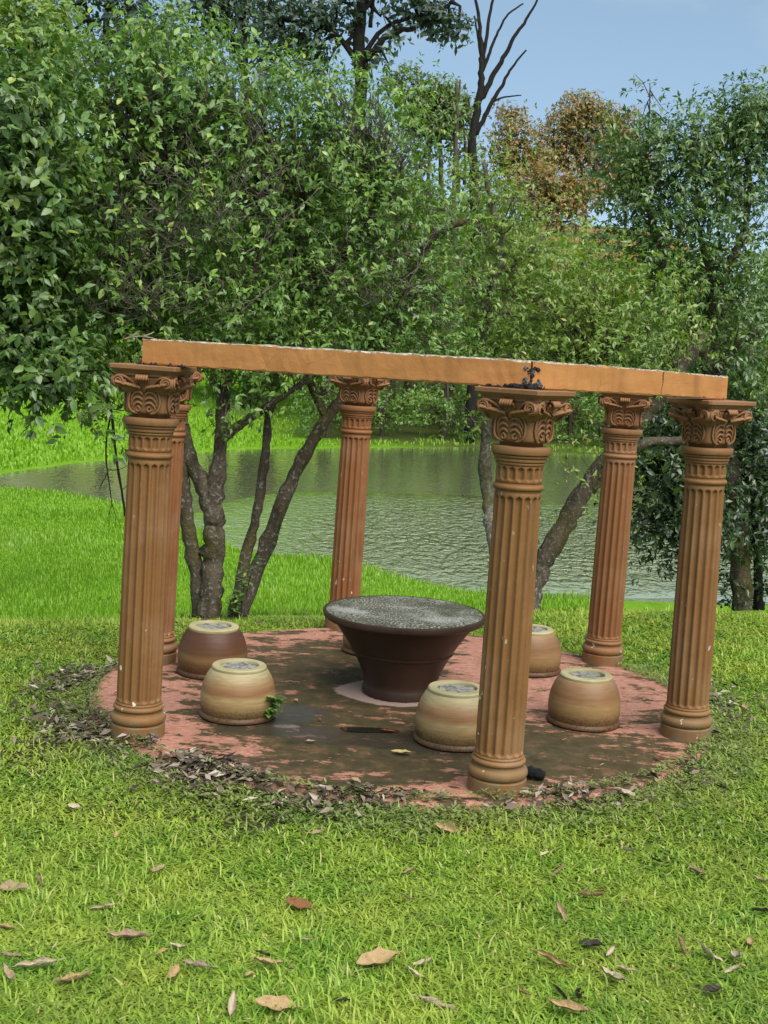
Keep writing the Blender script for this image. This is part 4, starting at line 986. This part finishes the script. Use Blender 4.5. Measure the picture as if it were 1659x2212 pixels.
for lab, Y, st, ms, sd in (('largest reddish-leaved tree on the hill, right of the dead tree', 88, [([(1262, 520), (1262, 430), (1256, 370), (1250, 300), (1256, 240)], .2, .06), ([(1262, 420), (1290, 350), (1320, 280)], .12, .05), ([(1262, 430), (1220, 360), (1190, 300)], .12, .05)], [(1255, 225, 50, 18, 1020), (1240, 250, 80, 24, 2142), (1300, 255, 66, 24, 1938), (1225, 290, 80, 27, 2244), (1300, 300, 80, 27, 2244), (1260, 340, 100, 30, 2448), (1190, 330, 60, 30, 1530), (1340, 270, 40, 27, 816), (1300, 400, 90, 40, 1800), (1230, 420, 80, 40, 1500)], 41),
                        ('smaller reddish and green tree on the hill beside the dead tree', 84, [([(1130, 520), (1128, 420), (1120, 340), (1112, 260)], .16, .05)], [(1105, 245, 34, 18, 612), (1115, 285, 50, 24, 1326), (1090, 320, 46, 27, 1224), (1140, 340, 60, 30, 1632), (1110, 380, 70, 30, 1836)], 42),
                        ('low yellow-green and reddish tree on the hill below the others', 78, [([(1180, 560), (1182, 480), (1190, 410)], .15, .06)], [(1190, 390, 70, 33, 2346), (1150, 420, 60, 33, 1836), (1230, 420, 70, 36, 2142), (1190, 460, 90, 39, 2550)], 43),
                        ('reddish tree on the hill nearest the tall forking tree', 90, [([(1350, 540), (1352, 430), (1356, 340)], .15, .06)], [(1360, 310, 50, 27, 1326), (1330, 350, 50, 30, 1530), (1375, 360, 50, 33, 1530), (1340, 400, 70, 36, 1938)], 44)):
    sky_tree('red_leaved_tree', lab, Y, st, ms, 0.25, 'red', M_BARKF, sd, crad=0.45, branch=4)
sky_tree('dead_tree', 'bare dead tree with black upswept branches standing against the sky', 56,
         [([(1030, 700), (1026, 420), (1020, 320), (1030, 240), (1038, 190), (1042, 150), (1040, 120), (1036, 60), (1028, 0), (1024, -40)], 0.259, 0.040),
          ([(1034, 215), (1052, 190), (1072, 150), (1092, 118), (1110, 80), (1132, 50), (1150, 20), (1172, -20)], 0.137, 0.036), ([(1042, 152), (1056, 120), (1066, 90), (1080, 60), (1098, 30), (1130, 8)], 0.079, 0.032),
          ([(1042, 140), (1050, 90), (1056, 40), (1064, 0), (1066, -40)], 0.086, 0.048), ([(1040, 130), (1034, 90), (1028, 50), (1024, 34)], 0.058, 0.032),
          ([(1028, 290), (1048, 250), (1066, 215), (1085, 185), (1094, 165), (1110, 140), (1136, 108)], 0.115, 0.036), ([(1066, 218), (1090, 210), (1126, 206)], 0.050, 0.024)], [], 0.2, 'blue', M_BARKD, 35)
sky_tree('dead_stub', 'thin snapped dead trunk beside the round-crowned tree', 60, [([(975, 600), (985, 330), (988, 240), (986, 175)], 0.13, 0.06), ([(988, 230), (992, 200), (994, 172)], 0.06, 0.04)], [], 0.2, 'blue', M_BARKF, 36)

# dead branch hanging below the left canopy
db = empty('dead_branch', at(240, 870, 8.9)); tag(db, 'bare black dead branch hanging down left of the front left column', 'branch')
for pts, r0, r1 in (([(262, 780), (256, 850), (262, 888), (268, 940), (276, 1010), (285, 1060), (292, 1115)], .011, .008), ([(262, 890), (252, 950), (252, 1000), (260, 1060), (264, 1090)], .008, .003), ([(264, 1088), (258, 1110), (257, 1138)], .003, .0015), ([(264, 1090), (270, 1110), (272, 1140)], .003, .0015), ([(254, 1022), (240, 1048), (236, 1058)], .0035, .002), ([(256, 1015), (280, 1014), (310, 1000)], .004, .002), ([(256, 885), (225, 886), (190, 872), (172, 873)], .005, .002), ([(284, 1060), (300, 1045), (306, 1030)], .003, .0015)):
    link('twig', stem_mesh('twig', db.location, [at(a - 22, b, 8.9) for a, b in pts], list(np.linspace(r0, r1, len(pts))), np.random.RandomState(4), M_BARKD, 4, 7, 0.12), db)

# ------------------------------------------------------------------ grass
def grass_material(name, stops, trans=0.35, rough=0.5):
    return leaf_material(name, stops, rough, 0.35, trans)
LAWN_C = [(0.0, (0.068, 0.142, 0.020)), (0.30, (0.130, 0.257, 0.026)), (0.55, (0.205, 0.365, 0.034)), (0.78, (0.299, 0.444, 0.055)), (0.93, (0.385, 0.467, 0.098)), (1.0, (0.520, 0.472, 0.207))]
MEAD_C = [(0.0, (0.109, 0.246, 0.012)), (0.5, (0.178, 0.357, 0.019)), (0.9, (0.253, 0.436, 0.047)), (1.0, (0.345, 0.446, 0.156))]
M_LAWN = grass_material('lawn_blades', LAWN_C); M_MEAD = grass_material('meadow_blades', MEAD_C)
def blades(name, x, y, h, w, lean, rng, mat, z=None, rnd=None):
    n = len(x); z = ground_z(x, y) if z is None else z
    a = rng.rand(n) * 2 * PI; tl = lean * h * rng.uniform(0.4, 1.6, n)
    dx, dy = np.cos(a), np.sin(a); sx, sy = -dy, dx
    B = np.stack([x, y, z - 0.004], 1); S = np.stack([sx, sy, 0 * sx], 1) * (w / 2)[:, None]; Dd = np.stack([dx, dy, 0 * dx], 1)
    mid = B + Dd * (tl * 0.35)[:, None] + np.array([0, 0, 1.0]) * (h * 0.62)[:, None]
    tip = B + Dd * tl[:, None] + np.array([0, 0, 1.0]) * (h * rng.uniform(0.75, 1.0, n))[:, None]
    V = np.stack([B - S * 0.7, B + S * 0.7, mid + S, mid - S, tip], 1).reshape(-1, 3)
    T = (np.array([[0, 1, 2], [0, 2, 3], [3, 2, 4]])[None] + 5 * np.arange(n)[:, None, None]).reshape(-1, 3)
    rnd = rng.beta(2.2, 2.2, n) if rnd is None else rnd
    return mesh_np(name, V, T, np.full(3 * n, 3), mat, False, {'rnd': ('FACE', np.repeat(rnd, 3))})
def vnoise(x, y, f, seed):
    r = np.random.RandomState(seed); o = np.zeros_like(x)
    for k in range(6): o += np.sin(x * f * r.uniform(.5, 1.6) + y * f * r.uniform(-1.6, 1.6) + r.rand() * 6.28)
    return o / 6
rngg = np.random.RandomState(21)
def lawn():
    n = 900000
    y = 3.0 + (10.6 - 3.0) * rngg.rand(n) ** 1.35; x = (rngg.rand(n) * 2 - 1) * (0.42 * y + 2.0)
    r = np.hypot(x - PAD_C[0], y - PAD_C[1]); crest = 9.9 + 0.345 * np.clip(x, -7, 7)
    nz = vnoise(x, y, 3.1, 1); nz2 = vnoise(x, y, 9, 2)
    front = np.exp(-((y - 5.25) / 0.28) ** 2) * np.exp(-((x + 0.1) / 1.3) ** 2) + np.exp(-((x + 1.55) / 0.3) ** 2 - ((y - 6.1) / 0.6) ** 2) + 0.5 * np.exp(-((x - 2.0) / 0.25) ** 2 - ((y - 6.9) / 0.7) ** 2)
    keep = ((np.abs(x) < 0.36 * y + 0.3) | (rngg.rand(n) < 0.45)) & (r > PAD_R + 0.01 + 0.05 * rngg.rand(n)) & (y < crest + 0.6) & (rngg.rand(n) < np.clip(0.92 + 0.3 * nz2 - 0.72 * front, 0.10, 1))
    x, y, nz, nz2, front = x[keep], y[keep], nz[keep], nz2[keep], front[keep]; n = len(x)
    long = rngg.rand(n) < 0.03 + 0.07 * (nz > 0.2)
    h = np.where(long, rngg.uniform(0.04, 0.075, n), rngg.uniform(0.010, 0.030, n)); w = np.where(long, rngg.uniform(0.004, 0.007, n), rngg.uniform(0.006, 0.012, n)) * (1 + 0.05 * np.maximum(0, y - 5))
    rnd = np.clip(rngg.beta(1.7, 1.7, n) + 0.22 * nz + 0.10 * nz2 - 0.10 + 0.1 * long, 0, 0.93); dry = rngg.rand(n) < 0.022 + 0.08 * np.clip(nz2 - 0.1, 0, 1) + 0.06 * front; rnd = np.where(dry, 1.0, rnd)
    tag(link('grass', blades('grass', x, y, h, w, np.where(long, 0.8, 1.7), rngg, M_LAWN, rnd=rnd)), kind='stuff')
lawn()
def meadow():
    n = 210000
    y = 9.9 + (34 - 9.9) * rngg.rand(n) ** 1.25; x = (rngg.rand(n) * 1.35 - 0.95) * (0.40 * y + 1)
    crest = 9.9 + 0.345 * np.clip(x, -7, 7); s = shore_dist(x, y)
    keep = (y > crest) & (s > 0.05) & (s < 24); x, y, s = x[keep], y[keep], s[keep]; n = len(x)
    h = rngg.uniform(0.05, 0.15, n) * (0.8 + 0.5 * vnoise(x, y, 1.2, 5)) * (1 + 0.9 * np.exp(-s / 0.6)); w = rngg.uniform(0.006, 0.012, n) * (y / 14)
    rnd = np.clip(rngg.beta(2.2, 2.2, n) + 0.3 * vnoise(x, y, 0.7, 7) + 0.15 * vnoise(x, y, 3.0, 8), 0, 1)
    tag(link('meadow_grass', blades('meadow_grass', x, y, h, w, 0.3, rngg, M_MEAD, rnd=rnd)), kind='stuff')
    n = 60000; y = 33 + 60 * rngg.rand(n) ** 1.3; x = (rngg.rand(n) * 1.7 - 0.95) * 0.42 * y
    s = shore_dist(x, y); keep = (s > 0.05) & ((x < -4) | (s < 1.6)); x, y = x[keep], y[keep]; n = len(x)
    tag(link('bank_grass', blades('bank_grass', x, y, rngg.uniform(0.08, 0.24, n), rngg.uniform(0.03, 0.07, n), 0.5, rngg, M_MEAD)), kind='stuff')
meadow()

# ------------------------------------------------------------------ fallen leaves
def dry_material():
    m, nt, b, out = material('dry_leaf'); g = G(nt); oi = g.n('ShaderNodeObjectInfo')
    n = g.noise(g.coord('Object'), 7, 4, 0.6)
    c = g.mix(g.ramp(n, [(0.35, 0.0), (0.75, 0.55)]), oi.outputs['Color'], g.mix(1.0, oi.outputs['Color'], (0.55, 0.45, 0.36), 'MULTIPLY'))
    setb(nt, b, color=c, rough=0.6, spec=0.3, normal=g.bump(n, 0.3, 0.1))
    return m
M_DRY = dry_material()
def dry_leaf_mesh(seed, wr, roll, arch, twist):
    rng = np.random.RandomState(seed); q = MB(); rows = []; NT, NU = 10, 7
    for i in range(NT + 1):
        t = i / NT; w = 0.5 * wr * max(0.02, 2.05 * (t + 0.02) ** 0.62 * max(0.0, 1 - t) ** 0.85) * (1 + rng.normal(0, 0.05)); row = []
        for j in range(NU):
            u = j / (NU - 1) * 2 - 1; a = u * roll; x = w * (math.sin(a) / max(roll, 1e-3)); z = w * (1 - math.cos(a)) / max(roll, 1e-3) * 1.0
            tw = twist * (t - 0.5); x, z = x * math.cos(tw) - z * math.sin(tw), x * math.sin(tw) + z * math.cos(tw)
            z += arch * (4 * (t - 0.5) ** 2) + rng.normal(0, 0.014) + 0.35 * abs(u) * w + (0.03 * math.sin(t * 14 + seed) * abs(u))
            row.append((x, t - 0.5, z))
        rows.append(row)
    q.grid(rows, False)
    q.tube([(0, -0.5, arch), (0.02, -0.6, arch + 0.02), (0.05, -0.72, arch + 0.01)], [0.012, 0.009, 0.007], 5)
    return q.mesh('fallen_leaf', M_DRY)
DRY = [dry_leaf_mesh(1, 0.42, 1.3, 0.10, 0.3), dry_leaf_mesh(2, 0.48, 0.9, 0.16, -0.5), dry_leaf_mesh(3, 0.36, 1.9, 0.06, 0.2), dry_leaf_mesh(4, 0.62, 0.6, 0.12, 0.7), dry_leaf_mesh(5, 0.34, 2.3, 0.12, -0.4)]
C_TAN, C_PALE, C_BRN, C_DRK, C_PINK, C_YEL = (0.38, 0.265, 0.13, 1), (0.46, 0.385, 0.27, 1), (0.20, 0.085, 0.03, 1), (0.035, 0.028, 0.02, 1), (0.34, 0.24, 0.16, 1), (0.50, 0.42, 0.16, 1)
rngl = np.random.RandomState(44)
def fallen(px, py, L, col, shape, label=None, rz=None, z=None, tilt=0.25):
    zz = 0.0 if z is None else z
    p = on(px, py, zz - 0.02 if z is None else zz)
    if z is None: p.z = gz(p.x, p.y) + rngl.uniform(0.018, 0.036); L *= 1.05
    o = link('fallen_leaf', DRY[shape]); o.location = p; o.scale = (L, L, L); o.color = col
    o.rotation_euler = (rngl.normal(0, tilt), rngl.normal(0, tilt), rngl.rand() * 6.28 if rz is None else rz)
    tone = {C_TAN: 'tan', C_PALE: 'pale greyish', C_PINK: 'pinkish tan', C_DRK: 'blackish'}.get(col, 'brown')
    side = ('far left', 'left', 'left of centre', 'centre', 'right of centre', 'right', 'far right')[min(6, max(0, int(px / 237)))]; row = 'close to the slab' if py < 1860 else ('upper middle' if py < 1950 else ('lower middle' if py < 2060 else ('low down' if py < 2130 else 'by the bottom edge')))
    size = 'small' if L < 0.065 else ('medium' if L < 0.095 else 'long')
    tag(o, label or f'{size} {tone} dry leaf in the lawn, {side}, {row}', 'leaf', 'dry leaves scattered on the lawn')
SPECIAL = [(812, 2100, 0.16, C_TAN, 3, 'largest tan crumpled leaf, in the lawn at the bottom centre', 2.2), (644, 1959, 0.10, C_BRN, 3, 'rich brown glossy leaf alone in the middle of the lawn', 1.5), (965, 1792, 0.11, C_TAN, 1, 'tan leaf with one upturned tip just below the nearest column', 1.2),
           (1319, 2130, 0.105, C_PALE, 1, 'chalky white folded leaf in the lower right lawn', 0.6), (273, 2034, 0.13, C_PINK, 0, 'long pinkish tan boat-shaped leaf in the left lawn', 1.5), (511, 1746, 0.07, C_DRK, 1, 'black shrivelled leaf just below the litter at the slab front', 0.4),
           (75, 2105, 0.13, C_PALE, 2, 'long pale leaf slanting up near the bottom left corner', 1.9), (592, 2203, 0.12, C_TAN, 3, 'broad tan leaf cut by the bottom edge left of centre', 1.6), (1224, 2203, 0.12, C_TAN, 0, 'tan leaf cut by the bottom edge right of centre', 1.2), (221, 1958, 0.09, C_PALE, 2, 'pale narrow leaf pointing up and right in the left lawn', 2.0)]
for px, py, L, c, s, lab, rz in SPECIAL: fallen(px, py, L, c, s, lab, rz)
for px, py, L in ((88, 1896, .09), (33, 1917, .10), (257, 1932, .06), (679, 1797, .06), (346, 1872, .07), (384, 2055, .07), (572, 2070, .05), (579, 2102, .085), (421, 2107, .11), (155, 2137, .12), (10, 2007, .07), (501, 2198, .10), (118, 2057, .05), (15, 2132, .09), (346, 2070, .05), (737, 2180, .06), (25, 2082, .08), (371, 2127, .08),
                  (1504, 1877, .09), (1645, 1894, .07), (1281, 1942, .105), (1349, 1952, .075), (1214, 1982, .09), (1276, 2055, .08), (1196, 2097, .12), (1349, 2107, .08), (1472, 2062, .10), (1530, 2075, .11), (1595, 2082, .10), (1585, 2107, .06), (945, 2190, .13), (1209, 2162, .07), (1244, 2172, .10), (913, 2097, .07), (895, 2127, .06), (1535, 2162, .08), (1206, 1887, .07), (880, 1887, .06), (1419, 1861, .06), (1178, 1844, .05), (1128, 2167, .05), (1314, 2072, .07), (1053, 2004, .04), (883, 1944, .05), (1620, 2042, .08), (1640, 1967, .08), (1359, 1841, .07), (1449, 2102, .05), (540, 2120, .04), (660, 2040, .05), (160, 1740, .06), (250, 1795, .04), (1560, 1700, .07), (1610, 1530, .08), (1590, 1480, .10), (1640, 1500, .07)):
    fallen(px, py, L * rngl.uniform(.9, 1.1), (C_TAN, C_PALE, C_PINK, C_TAN, C_PALE, C_DRK)[rngl.randint(6)], rngl.randint(5))
def slab_leaf(px, py, L, col, s, lab, rz=None, grp='small leaves lying on the slab'):
    p = on(px, py, 0.006); o = link('fallen_leaf', DRY[s]); o.location = (p.x, p.y, 0.012 + 0.03 * L); o.scale = (L, L, L * 0.5); o.color = col; o.rotation_euler = (0, 0, rngl.rand() * 6.28 if rz is None else rz); tag(o, lab, 'leaf', grp)
slab_leaf(866, 1629, 0.10, C_YEL, 3, 'flat pale yellow leaf on the dark front of the slab', 1.45)
slab_leaf(838, 1582, 0.085, (0.35, 0.09, 0.03, 1), 2, 'reddish leaf at the right end of the small puddle', 1.3)
slab_leaf(1356, 1718, 0.10, C_PALE, 3, 'pale square leaf at the right front edge of the slab', 0.4)
slab_leaf(535, 1681, 0.12, (0.16, 0.26, 0.22, 1), 3, 'bluish green leaf with a reddish end in the litter at the slab front', 1.5)
SLAB_SPOTS = ('beside the front left column', 'left of the cream banded stool', 'in front of the dark table, left', 'left of the puddle', 'at the front edge under the yellow leaf', 'just right of the leafy sprig', 'left of the foot of the nearest column', 'right of the nearest column', 'below the tan stool', 'towards the right front edge', 'near the pale square leaf', 'under the cream stool at the front edge', 'between the banded stool and the table', 'at the left rim of the slab', 'at the far left tip of the slab')
for k, (px, py, L) in enumerate(((410, 1553, .06), (378, 1556, .06), (692, 1557, .045), (672, 1604, .05), (770, 1690, .07), (640, 1580, .04), (985, 1700, .06), (1220, 1600, .05), (1300, 1655, .05), (1420, 1640, .06), (1345, 1690, .05), (870, 1700, .05), (640, 1515, .04), (250, 1500, .05), (220, 1515, .05))):
    slab_leaf(px, py, L, (C_PALE, C_TAN, C_DRK, C_BRN)[rngl.randint(4)], rngl.randint(5), 'small withered leaf on the slab ' + SLAB_SPOTS[k])

def litter_material():
    m, nt, b, out = material('leaf_litter'); g = G(nt)
    c = g.ramp(g.attr('rnd'), [(0.0, (0.02, 0.016, 0.012)), (0.28, (0.06, 0.046, 0.03)), (0.45, (0.11, 0.080, 0.052)), (0.76, (0.24, 0.19, 0.14)), (1.0, (0.48, 0.43, 0.36))])
    setb(nt, b, color=c, rough=0.7, spec=0.3)
    return m
def litter():
    rng = np.random.RandomState(9); X, Y = [], []
    def ring(a0, a1, n, r0, sp):
        a = RAD(a0) + (RAD(a1) - RAD(a0)) * rng.rand(n); r = PAD_R + r0 + sp * np.abs(rng.normal(size=n)) - 0.06; X.append(PAD_C[0] + r * np.cos(a)); Y.append(PAD_C[1] + r * np.sin(a))
    ring(200, 262, 1900, 0.02, 0.11); ring(222, 250, 1000, -0.05, 0.10); ring(262, 300, 800, -0.01, 0.07); ring(165, 215, 1600, 0.05, 0.2); ring(300, 345, 260, 0.03, 0.14); ring(0, 25, 260, 0.12, 0.25); ring(335, 362, 240, 0.2, 0.3); ring(60, 140, 90, 0.2, 0.4)
    x, y = np.concatenate(X), np.concatenate(Y); keep = vnoise(x, y, 5.5, 3) + 0.5 * vnoise(x, y, 13, 4) > rng.normal(-0.05, 0.22, len(x)); x, y = x[keep], y[keep]; n = len(x)
    r = np.hypot(x - PAD_C[0], y - PAD_C[1]); z = np.where(r < PAD_R, 0.006, ground_z(x, y) + 0.02) + 0.035 * rng.rand(n)
    a = rng.rand(n) * 2 * PI; D = np.stack([np.cos(a), np.sin(a), rng.normal(0, .34, n)], 1); Nn = np.stack([rng.normal(0, .7, n), rng.normal(0, .7, n), np.ones(n)], 1); Ln = rng.uniform(.026, .078, n)
    o = link('leaf_litter', leaves_mesh('leaf_litter', np.stack([x, y, z], 1), D, Nn, Ln, Ln * rng.uniform(.2, .45, n), np.clip(rng.beta(1.5, 1.7, n), 0, 1), litter_material())); tag(o, kind='stuff')
    # broad-bladed weeds along the slab edge
    m = 5200; a = RAD(170) + RAD(225) * rng.rand(m); r = PAD_R + np.abs(rng.normal(0, .17, m)) - 0.05 * (rng.rand(m) < .4); x, y = PAD_C[0] + r * np.cos(a), PAD_C[1] + r * np.sin(a)
    k = np.repeat(np.arange(m), 4); n = len(k); x, y = x[k] + rng.normal(0, .008, n), y[k] + rng.normal(0, .008, n); z = np.where(np.hypot(x - PAD_C[0], y - PAD_C[1]) < PAD_R, 0.0, ground_z(x, y)) + rng.uniform(0, .04, n)
    a = rng.rand(n) * 2 * PI; D = np.stack([np.cos(a), np.sin(a), rng.uniform(-.05, .75, n)], 1); Ln = rng.uniform(.018, .042, n)
    WC = [(0.0, (0.09, 0.14, 0.035)), (0.5, (0.17, 0.235, 0.065)), (0.85, (0.25, 0.31, 0.11)), (1.0, (0.36, 0.36, 0.19))]
    o = link('weeds', leaves_mesh('weeds', np.stack([x, y, z], 1), D, np.tile([0, 0, 1.0], (n, 1)), Ln, Ln * .34, rng.beta(2, 2, n), leaf_material('weed_leaf', WC, 0.45, 0.4, 0.3))); tag(o, kind='stuff')
litter()

# sprig beside the cream stool, young shoots by the trunks, black lump by the near column
def sprig(name, label, p, h, n, leaf, mat, seed, cat):
    rng = np.random.RandomState(seed); r = empty(name, p); tag(r, label, cat); q = MB(); P, D, N = [], [], []
    for s in range(n):
        a = rng.rand() * 6.28; tip = Vector((math.cos(a) * h * rng.uniform(.1, .5), math.sin(a) * h * rng.uniform(.1, .4), h * rng.uniform(.6, 1)))
        pts, rad = smooth_path([Vector((0, 0, -0.01)), tip * 0.5 + Vector((0, 0, .1 * h)), tip], [.004, .003, .0015], 5); q.tube(pts, rad, 5)
        for k in range(3, len(pts)):
            for t in range(2):
                b = rng.rand() * 6.28; P.append(list(pts[k])); D.append([math.cos(b), math.sin(b), rng.uniform(-.3, .6)]); N.append([0, 0, 1])
    link('stalk', q.mesh('stalk', M_BARK), r); P, D, N = np.array(P), np.array(D), np.array(N, float); Ln = leaf * rng.uniform(.6, 1.2, len(P))
    place_leaf_objects(r, single_leaf_mesh('leaf', .4, MLO[mat]), P + np.array(p), D, N, Ln)
c = on(578, 1560)
sprig('leafy_sprig', 'fresh green leafy sprig lying against the foot of the cream banded stool', Vector((c.x, c.y, 0.005)), 0.13, 4, 0.07, 'mid', 5, 'plant')
for (px, py, Y, h, lab) in ((522, 1275, 9.35, 0.42, 'young leafy shoot growing between the two clumps of stems'), (500, 1330, 9.3, 0.16, 'low shoot at the foot of the leaning stems')):
    p = at(px, py, Y); sprig('young_shoot', lab, Vector((p.x, p.y, gz(p.x, p.y))), h + 0.1, 5, 0.06, 'mid', int(px), 'plant')
c = on(1150, 1683); q = MB(); rr = np.random.RandomState(2)
pts, rad = smooth_path([(-0.05, 0.02, .03), (-0.01, 0.0, .034), (0.03, -0.012, .03), (0.055, -0.02, .026)], [.026, .03, .029, .022], 3); q.tube(pts, [r * (1 + rr.normal(0, .08)) for r in rad], 8)
tag(link('black_lump', q.mesh('black_lump', M_CHAR), None, (c.x, c.y, 0)), 'black rubbery lump lying on the slab against the nearest column', 'debris')
